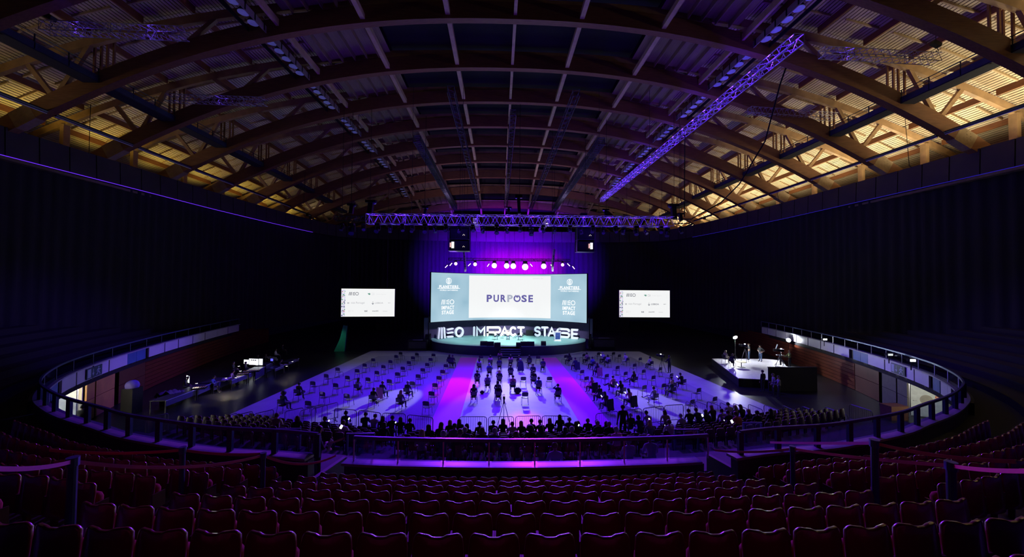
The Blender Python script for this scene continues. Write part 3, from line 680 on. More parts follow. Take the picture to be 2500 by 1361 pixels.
for i, ch in enumerate(word):
    mi = 1 if i == 3 else 0
    if ch == 'O':       # ring broken at the top by a small figure with raised arms
        flat_ring(mb, fs, cx_+xs[i], 6.62, .42, .2, 0, 24, R(125), R(415)); flat_ring(mb, fs, cx_+xs[i], 6.98, .07, .12, 0, 10)
        flat_line(mb, fs, [(cx_+xs[i]-.28, 7.12), (cx_+xs[i], 6.72), (cx_+xs[i]+.28, 7.12)], .1)
    else: flat_text(mb, fs, ch, cx_+xs[i], 6.62, .80 if ch != 'E' else .68, 1.05, .035, mi)
mb.build('slide_word', [PUR1, PUR2], t)
mb = MB(); flat_text(mb, fs, 'SAMMY.IN', 4.3, 9.55, 1.5, .2, 0, 0); mb.build('slide_corner_mark', emi('print_pale', (.72, .72, .76), 1), t)
for sgn, uc in ((-1, -.765), (1, .775)):
    c = uc*AR; mb = MB()
    flat_ring(mb, fs, c, 9.05, .40, .07)                      # leaf in a ring
    L_leaf = [(c-.2, 8.95), (c-.19, 9.1), (c, 9.4), (c+.19, 9.1), (c+.2, 8.95), (c+.12, 8.78), (c, 8.72), (c-.12, 8.78), (c-.2, 8.95)]
    flat_line(mb, fs, L_leaf, .06); flat_line(mb, fs, [(c, 8.72), (c, 9.3)], .05)
    for dz in (8.85, 9.0): flat_line(mb, fs, [(c-.13, dz+.1), (c, dz), (c+.13, dz+.1)], .04)
    flat_text(mb, fs, 'PLANETIERS', c, 8.26, 2.95, .42, .03); flat_line(mb, fs, [(c-1.75, 8.02), (c+1.75, 8.02)], .06)
    flat_text(mb, fs, 'WORLD GATHERING', c, 7.78, 2.8, .2, .012)
    meo(mb, fs, c-.1, 5.95+.2, .66); flat_text(mb, fs, 'IMPACT', c-.1, 5.38, 1.95, .52, .02); flat_text(mb, fs, 'STAGE', c-.1, 4.72, 1.85, .52, .025)
    mb.build('side_panel_print', WPR, t)
# ---------------------------------------------------------------- side screens
def side_screen(tl, tr, bl, br, y0, y1, name, lisb, ca):
    a, b = PY(*tl, y0), PY(*tr, y1); c, d = PY(*bl, y0), PY(*br, y1)
    z1 = (a.z+b.z)/2; z0 = (c.z+d.z)/2; L0 = Vector(((a.x+c.x)/2, y0, 0)); L1 = Vector(((b.x+d.x)/2, y1, 0)); W = (L1-L0).length; H = z1-z0
    ctr = (L0+L1)/2; t = thing('side_screen', 'white sponsor screen hanging %s of the stage' % name, 'screen', (ctr.x, ctr.y, z0), math.atan2(L1.y-L0.y, L1.x-L0.x))
    MB().box((0, .12, H/2), (W+.08, .2, H+.08)).build('cabinet', BMET, t)
    f = lambda u, v, dd=.0: (u*W/2, -dd, v*H)
    mb = MB(); mb.add([f(-1, 0), f(1, 0), f(1, 1), f(-1, 1)], [(0, 1, 2, 3)]); mb.build('picture', emi('screen_white', (.90, .91, .91), 1.0), t)
    fw = lambda x, z: (x*W/6.9, -.02, z*H/3.6)
    mb = MB(); rnd = random.Random(3)
    z = 0.05
    while z < 3.3:        # band of coloured triangles down the left edge
        for q in range(2):
            x_ = -3.43+q*.25; mi = rnd.choice((1, 2, 3, 4, 4)); mb.add([fw(x_, z), fw(x_+.26, z+rnd.uniform(-.02, .12)), fw(x_+rnd.uniform(0, .26), z+.2)], [(0, 1, 2)], mi)
        z += .19
    meo(mb, fw, -1.85, 2.95, .42)
    mb.add([fw(-.1, 3.02), fw(.02, 2.86), fw(.1, 3.0)], [(0, 1, 2)], 3); flat_ring(mb, fw, .14, 2.92, .07, .1, 3, 10)
    flat_text(mb, fw, 'CA', .62, 2.93, .38, .3, 0, 6 if not ca else 5); flat_text(mb, fw, 'Crédito Agrícola', 1.65, 2.88, 1.3, .17, 0, 6)
    flat_text(mb, fw, 'M', -2.55, 1.75, .22, .22, .03, 5); flat_text(mb, fw, 'visit Portugal', -1.35, 1.75, 1.75, .32, 0, 5)
    flat_poly(mb, fw, [(.42, 1.75), (.6, 1.55), (.78, 1.75), (.6, 1.68)], 0); flat_line(mb, fw, [(.6, 1.72), (.6, 1.95)], .04); flat_text(mb, fw, 'LISBOA', 1.42, 1.76, 1.05, .2, .01, 0 if lisb else 5)
    flat_text(mb, fw, 'epic', 2.75, 1.76, .35, .14, .02, 5 if not lisb else 0)
    flat_text(mb, fw, 'EC +', -2.2, .72, .6, .25, 0, 6); flat_text(mb, fw, 'tvi', -.28, .72, .36, .24, .03, 0); flat_text(mb, fw, 'smartSC', .95, .72, .8, .13, .03, 0)
    flat_text(mb, fw, 'volvemo', 2.2, .70, .62, .1, .01, 5)
    mb.build('logos', [emi('print_dark', (.08, .08, .12), 1), emi('tri_rose', (.42, .10, .22), 1), emi('tri_navy', (.05, .06, .22), 1), emi('tri_green', (.10, .30, .22), 1), emi('tri_lilac', (.55, .50, .80), 1), emi('print_grey', (.45, .45, .48), 1), emi('print_faint', (.72, .72, .74), 1)], t)
    for q in (-.7, .7): MB().tube([(q*W/2, .1, H), (q*W/2, .1, 20)], .02, 5).build('hanging_cable', BMET, t)
side_screen((835, 705.5), (965, 705.7), (831, 774), (962, 773), 47.6, 48.4, 'left', False, False)
side_screen((1511, 709), (1634, 710), (1513, 774.5), (1636.5, 776), 50, 50, 'right', True, True)
# ---------------------------------------------------------------- backdrop behind the letters and screen support
mb = MB()
A = [(*arcp(-AW*1.0+2.0*AW*i/30, SR+1.5), ZS+.003) for i in range(31)]; Bq = [(x, y, ZB+.5) for x, y, _ in A]
mb.strip(A, Bq); t = tag(mb.build('stage_backdrop', mat('backdrop_navy', (.05, .04, .11), .7)), 'dark navy curved backdrop below the big screen behind the letters', 'backdrop')
for q in (-9.3, 12.1): tag(MB().box((q, 49.2, ZB/2+.4), (.12, .12, ZB+.8)).box((q, 49.2, .05), (.7, .7, .1)).build('screen_support', BMET), 'slim black upright under the %s end of the big screen' % ('left' if q < 0 else 'right'), 'support')
# ---------------------------------------------------------------- free-standing letters: strokes with round ends and real depth
LW = mat('letter_white', (.86, .86, .88), .45, var=.03)
def stroke(mb, pts, w_, dep, closed=False):
    """one stroke of width w_ in the xz plane with round ends, extruded by dep along y, as a single mitred outline"""
    P = [Vector(q) for q in pts]; Q = [P[0]]
    for q in P[1:]:
        if (q-Q[-1]).length > 1e-4: Q.append(q)
    loop = (Q[0]-Q[-1]).length < 1e-3
    if loop: Q = Q[:-1]
    n = len(Q); Lf = []; Rt = []
    for i in range(n):
        a = Q[i-1] if (i or loop) else None; c = Q[(i+1) % n] if (i < n-1 or loop) else None
        d0 = (Q[i]-a).normalized() if a is not None else (c-Q[i]).normalized(); d1 = (c-Q[i]).normalized() if c is not None else d0
        t = d0+d1; t = t.normalized() if t.length > .05 else d0; nr = Vector((-t.y, t.x)); k = min(1.6, 1/max(.2, nr.dot(Vector((-d0.y, d0.x)))))
        Lf.append(Q[i]+nr*(w_/2*k)); Rt.append(Q[i]-nr*(w_/2*k))
    if loop:
        o0 = len(mb.v); v = [(q.x, y, q.y) for y in (-dep/2, dep/2) for S in (Lf, Rt) for q in S]; f = []
        for i in range(n):
            j = (i+1) % n; f += [(i, j, n+j, n+i), (2*n+i, 3*n+i, 3*n+j, 2*n+j), (i, 2*n+i, 2*n+j, j), (n+i, n+j, 3*n+j, 3*n+i)]
        mb.add(v, f); return
    for end in (0, 1):            # round ends
        c = Q[-1] if end else Q[0]; d = (Q[-1]-Q[-2]) if end else (Q[0]-Q[1]); a0 = math.atan2(d.y, d.x)
        arc_ = [c+Vector((math.cos(a0+R(x)), math.sin(a0+R(x))))*(w_/2) for x in ((-90, -54, -18, 18, 54, 90))]
        if end: Rt = Rt[:-1]+[arc_[0]]+arc_[1:3]; Lf = Lf[:-1]+[arc_[5]]+[arc_[4], arc_[3]]
        else: Lf = [arc_[2], arc_[1], arc_[0]]+Lf[1:]; Rt = [arc_[3], arc_[4], arc_[5]]+Rt[1:]
    n = len(Lf); v = [(q.x, y, q.y) for y in (-dep/2, dep/2) for S in (Lf, Rt) for q in S]; f = [(0, n, 3*n, 2*n), (n-1, 3*n-1, 4*n-1, 2*n-1)]
    for i in range(n-1):
        j = i+1; f += [(i, j, n+j, n+i), (2*n+i, 3*n+i, 3*n+j, 2*n+j), (i, 2*n+i, 2*n+j, j), (n+i, n+j, 3*n+j, 3*n+i)]
    mb.add(v, f)
def arcs(cx, cz, rx, rz_, a0, a1, n=12): return [(cx+rx*math.cos(R(a0+(a1-a0)*i/n)), cz+rz_*math.sin(R(a0+(a1-a0)*i/n))) for i in range(n+1)]
def letter(ch, W, H, w_):
    x0, x1, z0, z1 = -W/2+w_/2, W/2-w_/2, w_/2, H-w_/2; zc = H/2
    return {'I': [[(0, z0), (0, z1)]], 'M': [[(x0, z0), (x0, z1), (0, z0+.35*H), (x1, z1), (x1, z0)]],
            'P': [[(x0, z0), (x0, z1), (x1-.2*H, z1)]+arcs(x1-.2*H, (z1+zc-.1*H)/2, .2*H, (z1-zc+.1*H)/2, 90, -90, 8)+[(x0, zc-.1*H)]],
            'A': [[(x0, z0), (0, z1), (x1, z0)], [(x0*.55, z0+.26*H), (x1*.55, z0+.26*H)]],
            'C': [arcs(0, zc, x1, zc-w_/2, 45, 315, 14)], 'T': [[(x0, z1), (x1, z1)], [(0, z1), (0, z0)]],
            'S': [arcs(0, zc+(z1-zc)/2, x1, (z1-zc)/2, 30, 270, 9)+arcs(0, (z0+zc)/2, x1, (zc-z0)/2, 90, -150, 9)],
            'G': [[(x1, z1)][:0]+arcs(x1-.3*H, z1-.25*H, .3*H, .25*H, 20, 90, 4)+[(x0+.2*H, z1)]+arcs(x0+.3*H, zc, .3*H, z1-zc, 90, 270, 10)+[(x1-.25*H, z0)]+arcs(x1-.2*H, (z0+zc)/2, .2*H, (zc-z0)/2, -90, 90, 6)+[(x0+.55*H, zc)]],
            'E': [[(x1, z1), (x0, z1), (x0, z0), (x1, z0)], [(x0, zc), (x1*.8, zc)]],
            'm1': [[(x0, z0), (x0+.1*W, z1)], [(0, z0), (0, z1)], [(x1, z0), (x1-.1*W, z1)]],
            'e1': [[(x0, z1-.08), (x1, z1+.02)], [(x0, zc-.02), (x1, zc+.04)], [(x0, z0), (x1, z0)]],
            'o1': [arcs(0, zc, min(x1, zc-w_/2), zc-w_/2, 0, 360, 22)]}[ch]
LET = [('m1', 1066, 1088, 828.5, 797+3, 'leaning-barred M', 1), ('e1', 1089, 1107, 825, 802, 'three-barred first E', 1), ('o1', 1108, 1132.5, 824.5, 799, 'round O', 1),
       ('I', 1154, 1160.5, 822, 798, 'I', 0), ('M', 1162, 1185, 822, 798, 'pointed M', 0), ('P', 1188, 1223.5, 822, 798, 'very wide P', 0), ('A', 1221, 1243, 822, 798, 'first A', 0), ('C', 1243.5, 1262, 822, 798, 'C', 0), ('T', 1262.5, 1281, 822, 798, 'first T, after the C', 0),
       ('S', 1304, 1320.5, 822.5, 797.5, 'S', 0), ('T', 1321, 1339, 822.5, 798, 'second T, after the S', 0), ('A', 1337, 1357, 823, 799.5, 'second A', 0), ('G', 1357.5, 1393.5, 826, 802, 'very wide G', 1), ('E', 1395, 1413, 828.8, 804, 'last E, at the right end', 1)]
for ch, pa, pb, pyb, pyt, nm, tw in LET:
    a = PZ((pa+pb)/2, pyb, ZS); y = a.y; a0, a1 = PY(pa, pyb, y), PY(pb, pyb, y); top = PY((pa+pb)/2, pyt, y); W, H = a1.x-a0.x, max(1.2, top.z-ZS)
    if ch == 'I': W = .4
    w_ = H*.20 if ch not in ('m1', 'e1') else H*.17
    mb = MB()
    for si, sgm in enumerate(letter(ch, W, H, w_)): stroke(mb, sgm, w_, .32-.012*si)
    rz = 0 if not tw else (R(34) if a.x < 0 else R(-30))
    t = tag(mb.build('stage_letter', LW), 'free-standing white stage letter: %s' % nm, 'letter', 'white letters standing on the stage'); t.location = ((a0.x+a1.x)/2, y+.15, ZS+.005); t.rotation_euler = (0, 0, rz)
# ---------------------------------------------------------------- stage furniture and monitors
def wedge(px, py, w_, label, rz=0, h_=.42, group=None):
    p = PZ(px, py, ZS); t = thing('stage_monitor', label, 'loudspeaker', (p.x, p.y, ZS+.002), rz, group)
    a, b = w_/2, .42
    MB().add([(-a, -.22, 0), (a, -.22, 0), (a, b-.05, 0), (-a, b-.05, 0), (-a, -.30, h_*.8), (a, -.30, h_*.8), (a, -.12, h_), (-a, -.12, h_), (-a, b-.05, .12), (a, b-.05, .12)], [(3, 2, 1, 0), (0, 1, 5, 4), (4, 5, 6, 7), (7, 6, 9, 8), (8, 9, 2, 3), (0, 4, 7, 8, 3), (1, 2, 9, 6, 5)]).build('cabinet', mat('speaker_paint', (.02, .02, .025), .6), t)
    MB().add([(-a*.9, -.10, h_*.97), (a*.9, -.10, h_*.97), (a*.9, b-.09, .17), (-a*.9, b-.09, .17)], [(3, 2, 1, 0)]).build('grille', mat('grille', (.03, .03, .035), .4, .6), t)
    MB().box((0, -.31, h_*.45), (.22, .02, .05)).build('handle', BMET, t)
for i, (px, py, w_) in enumerate(((1181, 844, .85), (1197, 845, .85), (1214, 847.5, .75), (1266, 847.5, .6), (1279, 845, .85), (1296, 845, .85), (1327, 844, .6))):
    wedge(px, py, w_, 'black wedge monitor on the front edge of the stage, %s from the left' % od(i), R((1240-px)*.12), .55, 'wedge monitors along the stage edge')
p = PZ(1293, 820, ZS)
t = thing('road_case', 'dark equipment case on stage between the words', 'case', (p.x, p.y, ZS)); MB().box((0, 0, .4), (1.05, .6, .7)).build('body', BMET, t); MB().box((0, 0, .78), (1.05, .6, .06)).build('lid', DSTL, t)
p = PZ(1361, 833, ZS)
t = thing('lectern', 'white lectern with dark blue front panel beside the wide G', 'lectern', (p.x, p.y, ZS))
MB().box((0, 0, .03), (.95, .55, .06)).build('foot', WHT, t); MB().box((0, 0, .6), (.80, .4, 1.1)).build('body', WHT, t)
MB().box((0, -.215, .68), (.64, .03, .84)).build('front_panel', mat('lectern_blue', (.03, .06, .22), .4), t)
mb = MB(); meo(mb, lambda u, v: (u, -.235, v), 0, .78, .1); mb.build('print', emi('lect_mark', (.25, .3, .5), .6), t)
MB().beam((-.45, 0, 1.22), (.45, 0, 1.22), .5, .06).build('top', WHT, t)
def low_table(px, py, label):
    p = PZ(px, py, ZS); t = thing('side_table', label, 'table', (p.x, p.y, ZS)); MB().cyl((0, 0, .46), (0, 0, .49), .32, n=20).build('top', WHT, t)
    for k in range(3):
        a = R(90+120*k); MB().tube([(.05*math.cos(a), .05*math.sin(a), .46), (.26*math.cos(a), .26*math.sin(a), 0)], .018, 6).build('leg', STL, t)
    return t
for px, py, l in ((1226, 827, 'small round white table between the left and middle stage speakers'), (1256, 827, 'small round white table between the middle and right stage speakers')):
    t = low_table(px, py, l); g = thing('water_glass', 'glass of water on the %s white stage table' % ('left' if px < 1240 else 'right'), 'glass', t.location+Vector((.08, 0, .492)))
    MB().cyl((0, 0, 0), (0, 0, .13), .03, .038, 10).build('tumbler', mat('pale_glass', (.75, .85, .9), .1), g)
# ---------------------------------------------------------------- lamp, truss and rig builders
def truss(name, a, b, s, label, m=TRS, bays=None, cat='truss', group=None, r=.026, tri=False):
    a, b = Vector(a), Vector(b); d = (b-a); L = d.length; d /= L; up = Vector((0, 0, 1)); x = d.cross(up).normalized(); z = x.cross(d).normalized()
    t = thing(name, label, cat, a, 0, group); h_ = s/2; cs = [x*h_*i+z*h_*j for i, j in ((-1, -1), (1, -1), (1, 1), (-1, 1))]
    if tri: cs = [x*h_-z*h_, -x*h_-z*h_, z*h_]
    for c in cs: MB().tube([c, c+d*L], r, 6).build('chord', m, t)
    n = bays or max(2, int(L/s)); mb = MB()
    for k in range(n):
        p, q = d*(L*k/n), d*(L*(k+1)/n); mm = d*(L*(k+.5)/n)
        for i in range(len(cs)):
            c0, c1 = cs[i], cs[(i+1) % len(cs)]; mb.tube([c0+p, c1+mm], r*.6, 4, cap=False); mb.tube([c1+mm, c0+q], r*.6, 4, cap=False)
        if k % 4 == 0:
            for i in range(len(cs)): mb.tube([cs[i]+p, cs[(i+1) % len(cs)]+p], r*.7, 4, cap=False)
    mb.build('lattice', m, t, kind='stuff'); return t
def moving_head(loc, to, label, size=1.0, glow=None, group=None, hang=True, strength=6):
    t = thing('moving_head_lamp', label, 'stage lamp', loc, 0, group); k = size; s = 1 if hang else -1
    MB().box((0, 0, -.07*k*s), (.34*k, .30*k, .16*k)).build('base', BMET, t)
    yk = MB()
    for q in (-.2, .2): yk.beam((q*k, 0, -.12*k*s), (q*k, 0, -.50*k*s), .10*k, .04*k, up=(1, 0, 0))
    yk.beam((-.2*k, 0, -.15*k*s), (.2*k, 0, -.15*k*s), .1*k, .05*k); yk.build('yoke', BMET, t)
    c = Vector((0, 0, -.44*k*s)); d = (Vector(to)-Vector(loc)).normalized()
    h = MB().tube([c-d*.26*k, c-d*.18*k, c+d*.12*k, c+d*.26*k], [.10*k, .16*k, .15*k, .19*k], 12).build('head', BMET, t)
    MB().tube([c+d*.262*k, c+d*.29*k], (.24 if glow else .17)*k, 16).build('lens', emi(*glow) if glow else mat('lens_dark', (.1, .08, .2), .15), h)
    return t
# front row of lamps above the screen and the thin curved pipe they hang from
WG = ('lamp_white', (.95, .97, 1), 9); VG = ('lamp_violet', (.85, .55, 1), 4)
pts = [PY(x, y_, 46) for x, y_ in ((1085, 652), (1113, 640), (1160, 639), (1207, 638), (1282, 638), (1327, 639), (1373, 640), (1402, 653))]
t = truss('lamp_truss', Vector((PY(1095, 637, 46).x, 46, 11.68)), Vector((PY(1392, 639, 46).x, 46, 11.68)), .3, 'thin dark truss carrying the bright row of lamps above the big screen', BMET, 40)
t2 = MB().tube([p-Vector(t.location)+Vector((0, .2, .15)) for p in pts], .03, 5).build('arched_pipe', BMET, t)
for q in (.15, .5, .85):
    x = Vector((PY(1095+297*q, 637, 46).x, 46, 11.8)); MB().tube([x-Vector(t.location), x-Vector(t.location)+Vector((0, 0, 17))], .015, 4).build('hanging_cable', BMET, t)
for px, g, sz, to, lab in ((1113, VG, .8, (-4, 10, 6), 'small violet lamp, far left of the row above the screen'), (1160, VG, .9, (-2, 10, 6), 'small violet lamp, second from the left above the screen'), (1207, WG, 1.25, (-1.5, 4, 8.1), 'blinding white lamp above the screen, leftmost of the five white ones'),
                      (1237, WG, 1.3, (.3, 4, 8.3), 'blinding white lamp above the screen, left of the close middle pair'), (1253, WG, 1.35, (.6, 4, 8.3), 'blinding white lamp above the screen, right of the close middle pair'), (1282, WG, 1.55, (1, 4, 8.3), 'largest blinding white lamp above the screen, right of the close pair'),
                      (1327, WG, 1.3, (3, 4, 8.1), 'blinding white lamp above the screen, rightmost of the five white ones'), (1373, VG, .8, (5, 10, 6), 'small violet lamp, far right of the row above the screen')):
    p = PY(px, 648, 46); moving_head((p.x, 46, 11.485), to, lab, sz, g, 'lamps above the screen')
for i, (px, py_, rz) in enumerate(((1090, 651, 45), (1101, 646, 50), (1146, 647, 45), (1192, 648, 55), (1297, 648, -50), (1347, 650, -50), (1388, 647, -45), (1400, 654, -50))):
    p = PY(px, py_, 45.9); d = Vector((math.cos(R(rz)), 0, math.sin(R(rz))))*.22
    t = thing('batten_lamp', 'tiny glowing slanted batten lamp beside the row above the screen, %s from the left' % od(i), 'lamp', p); MB().tube([-d*1.2, d*1.2], .07, 6).build('casing', BMET, t); MB().tube([(0, .05, 0), (0, .1, 11.62-p.z)], .015, 4).build('hanger', BMET, t); MB().tube([Vector((0, -.06, 0))-d, Vector((0, -.06, 0))+d], .045, 6).build('tube', emi('batten_glow', (.95, .75, 1), 3), t)
# main truss
mt = truss('main_truss', PY(897, 535, 36), PY(1641, 542.5, 36), .92, 'long violet-lit lighting truss across the hall above the seated audience', TRS, 34, r=.036)
mt2 = truss('truss_extension', PY(820, 534, 37), PY(893, 534, 37), .45, 'short dark truss piece at the left end of the main truss', BMET, 6)
mt3 = truss('truss_extension', PY(1645, 541, 37), PY(1690, 541, 37), .45, 'short dark truss piece at the right end of the main truss', BMET, 5)
for e_ in (mt2, mt3): MB().tube([(.6, 0, .2), (.6, 0, 11)], .02, 4).build('hanging_cable', BMET, e_)
hx = [835, 859, 888, 925, 950, 985, 1005, 1040, 1060, 1090, 1120, 1155, 1180, 1213, 1238, 1270, 1298, 1325, 1355, 1390, 1420, 1445, 1475, 1500, 1525, 1550, 1580, 1610, 1632, 1662]
for i, px in enumerate(hx):
    py_ = 538+(px-860)*.012; big = px in (859, 925, 1040, 1213, 1298, 1550, 1632); p = PY(px, py_-7, 36); xs = p.x; zc = PY(897, 535, 36).z+(PY(1641, 542.5, 36).z-PY(897, 535, 36).z)*(px-897)/744
    ex = px < 895 or px > 1641
    moving_head((xs*(37/36 if ex else 1), 37 if ex else (35.65 if i % 2 else 36.35), zc-.30 if ex else zc-.52), (xs*.9+(i % 3-1)*4, 30-(i % 4)*3, 0), 'moving-head lamp under the main truss, %s from the left' % od(i), 1.55 if px == 859 else (1.25 if big else 1.0), None, 'moving heads on the main truss')
for px, pyt, pyb, w_, lab in ((857, 497, 522, .5, 'small black chain motor above the left truss piece'), (903, 488, 524, .62, 'tall black motor box above the left end of the main truss'), (1037, 505, 524, .35, 'small black motor above the left half of the main truss'), (1268, 474, 523, .42, 'tallest black motor box above the middle of the main truss'), (1240, 505, 524, .35, 'small black motor left of the tallest one'), (1480, 510, 530, .4, 'small black motor above the right half of the main truss'), (1646, 497, 535, .62, 'tall black motor box above the right end of the main truss'), (1663, 520, 540, .4, 'small black motor at the very right end of the main truss')):
    a, b = PY(px, pyt, 36.2), PY(px, pyb, 36.2); t = thing('chain_motor', lab, 'motor', (b.x, 36.2, b.z))
    H = a.z-b.z; MB().beam((0, 0, 0), (.12*(1 if px < 1250 else -1), 0, H*.95), w_*.7, w_*.7).build('body', BMET, t)
    MB().box((.2*w_*(1 if px < 1250 else -1), -.1, H*.86), (w_*1.6, w_*.7, H*.16)).build('arm', BMET, t); MB().ball((.75*w_*(1 if px < 1250 else -1), -.12, H*.8), w_*.35, 8, 6).build('hook_block', mat('motor_shell', (.10, .08, .16), .3, .5), t)
    MB().tube([(0, 0, H), (0, 0, H+9)], .02, 4).build('chain', BMET, t)
for i, px in enumerate((1005, 1128, 1462, 1586)):
    p = PY(px, 522, 36); t = tag(MB().tube([(0, 0, 0), (0, 0, 12.5)], .018, 4).build('steel_cable', DSTL), 'thin steel cable from the roof to the main truss, %s from the left' % od(i), 'cable'); t.location = (p.x, 36, p.z)
# long violet truss on the right and the faint ones
truss('ceiling_truss', (18.9, 22.4, 24.2), (18.4, 66, 24.2), .62, 'long violet-lit truss running diagonally across the upper right of the photo', mat('truss_lit', (.75, .75, .8), .35, .5), 44, r=.042)
for a, b, lab in (((-26.6, 22, 23.1), (-18.6, 22, 23.0), 'short violet truss hung crosswise at the upper left, nearest'), ((-28.4, 32, 24.1), (-20.2, 32, 24.0), 'fainter short truss hung crosswise at the left, behind the nearest'), ((21.8, 24, 24.4), (30, 24, 24.2), 'short truss hung crosswise at the upper right, nearest'), ((23, 33, 24.8), (31.2, 33, 24.4), 'fainter short truss hung crosswise at the right, behind the nearest')):
    truss('cross_truss', a, b, .55, lab, TRS, 16, r=.024)
for (xa, ya, xb, yb, lab) in ((1100, 218, 1186, 520, 'long dark truss lengthwise under the roof, second from the left'), (1253, 275, 1238, 520, 'long dark truss lengthwise under the middle of the roof'), (1408, 226, 1294, 520, 'long dark truss lengthwise under the roof, second from the right'), (1018, 340, 1135, 520, 'thick dark truss lengthwise, leftmost under the roof'), (1468, 345, 1345, 520, 'thick dark truss lengthwise, rightmost of the dark ones')):
    z = 24.5; a = PZ(xa, ya, z); b = PZ(xb, yb, z); k = 'thick' in lab; truss('ceiling_truss', a, (a.x, min(b.y, 76), z), .55 if not k else .75, lab, mat('truss_dark', (.10, .10, .13), .4, .6), 44 if not k else 60, r=.03 if not k else .045)
for (x, y0, y1, z, lab) in ((-4.2, 62, 75, 19.5, 'short lit truss lengthwise far back left of the middle'), (8.0, 62, 75, 19.5, 'short lit truss lengthwise far back right of the middle')):
    truss('ceiling_truss', (x, y0, z), (x, y1, z), .7, lab, TRS, 16, r=.03)
# projector towers
PROJW = emi('projector_window', (1, .95, .95), 1.3)
for px0, px1, pt, pb, wx, lab, fl in ((1097, 1147, 556, 614, 1107, 'black projector frame with a lit white opening, left of the lamps', 1), (1407, 1450, 556, 616, 1441, 'black projector frame with a lit white opening, right of the lamps', -1)):
    a, b = PY(px0, pt, 41), PY(px1, pb, 41); W, H = b.x-a.x, a.z-b.z; t = thing('projector_frame', lab, 'projector', (a.x+W/2, 41, b.z))
    for q in (-1, 1):
        for e in (-.6, .6): MB().beam((q*W/2, e, 0), (q*W/2, e, H), .07, .07).build('upright', DSTL, t)
    for z in (0, H*.48, H): MB().box((0, 0, z), (W, 1.3, .06)).build('shelf', DSTL, t)
    MB().box((0, .2, H/2), (W-.1, .9, H-.06)).build('black_cover', BLK, t)
    for z in (.07, H*.52):
        pr = MB().box((0, .1, z+.5), (W*.82, 1.1, H*.4)).build('projector_body', BMET, t)
        for j in range(3): MB().ball((W*.22+.09*(j-1), -.56, z+.35+.09*(j % 2)), .022, 6, 4).build('indicator', emi('led_warm', (1, .8, .6), 4), pr)
    w0 = PY(wx, 600, 41).x-(a.x+W/2); MB().box((w0, -.58, .62), (.28, .03, .7)).build('lit_opening', PROJW, t)
    MB().box((w0-.26, -.58, .62), (.12, .02, .5)).build('lit_edge', emi('proj_rose', (1, .5, .5), 1.2), t)
    MB().beam((fl*.2, 0, H), (fl*.2, 0, H+1.6), .7, .7).build('hoist', BMET, t)
    MB().tube([(0, 0, H+1.6), (0, 0, H+10)], .02, 4).build('chain', BMET, t)
for sgn, px, lab in ((1, 1132, 'curved hanging loudspeaker column edged with magenta light left of the lamps'), (-1, 1353, 'curved hanging loudspeaker column right of the lamps')):
    p = PY(px, 612, 45); t = thing('line_array', lab, 'loudspeaker', (p.x, 45, p.z))
    for i in range(9):
        a = i*R(3.2); c = Vector((sgn*.035*i, -.02*i*i*.4, -.30*i)); MB().box(c, (.22, .5, .27), rot=Matrix.Rotation(a, 3, 'X')).build('speaker_box', mat('array_box', (.25, .25, .28), .5), t)
    MB().tube([(0, 0, .15), (0, 0, 10)], .02, 4).build('chain', BMET, t)
# loudspeakers and dark gear at both sides of the stage
for i, (px, py_, w_, h_, lab) in enumerate(((1018, 858, 2.4, 1.35, 'dark low equipment rack left of the stage'), (1476, 855, 3.0, 1.5, 'dark low equipment rack right of the stage'), (1043, 853, .6, 1.9, 'slim dark loudspeaker stack close to the left end of the stage'), (1445, 850, .5, 1.9, 'slim dark loudspeaker stack close to the right end of the stage'))):
    p = PZ(px, py_, 0); t = thing('equipment_rack', lab, 'equipment', (p.x, p.y+.6, 0)); MB().box((0, 0, h_/2), (w_, .9, h_)).build('body', BMET, t); MB().box((0, -.46, h_*.55), (w_*.9, .03, h_*.6)).build('front_grille', DSTL, t); MB().box((0, -.3, h_+.03), (w_*.5, .3, .06)).build('lid_rail', mat('rack_edge', (.2, .2, .24), .4), t)
# green-lit gap in the drapes at the left and a small pale flag shape further right
p = PZ(833, 859, 0); t = thing('folded_drape', 'narrow green-lit folded drape at the foot of the black wall left of the stage', 'drape', (p.x, p.y, 0))
MB().add([(-.9, 0, 0), (.35, .1, 0), (.55, .2, 3.2), (.15, .1, 3.3), (-.2, 0, 1.6), (-.9, .3, 0), (.35, .4, 0), (.55, .4, 3.2)], [(0, 1, 2, 3, 4), (0, 5, 6, 1), (1, 6, 7, 2)]).build('cloth', mat('green_cloth', (.05, .35, .22), .8), t)
MB().tube([(.6, .3, 0), (.6, .3, 3.5)], .03, 6).build('pole', BMET, t)
spot((p.x-.5, p.y-2.5, 3.5), (p.x, p.y, 1.2), 60, (.3, 1, .7), 60, 1, .1, 'green_worklight')
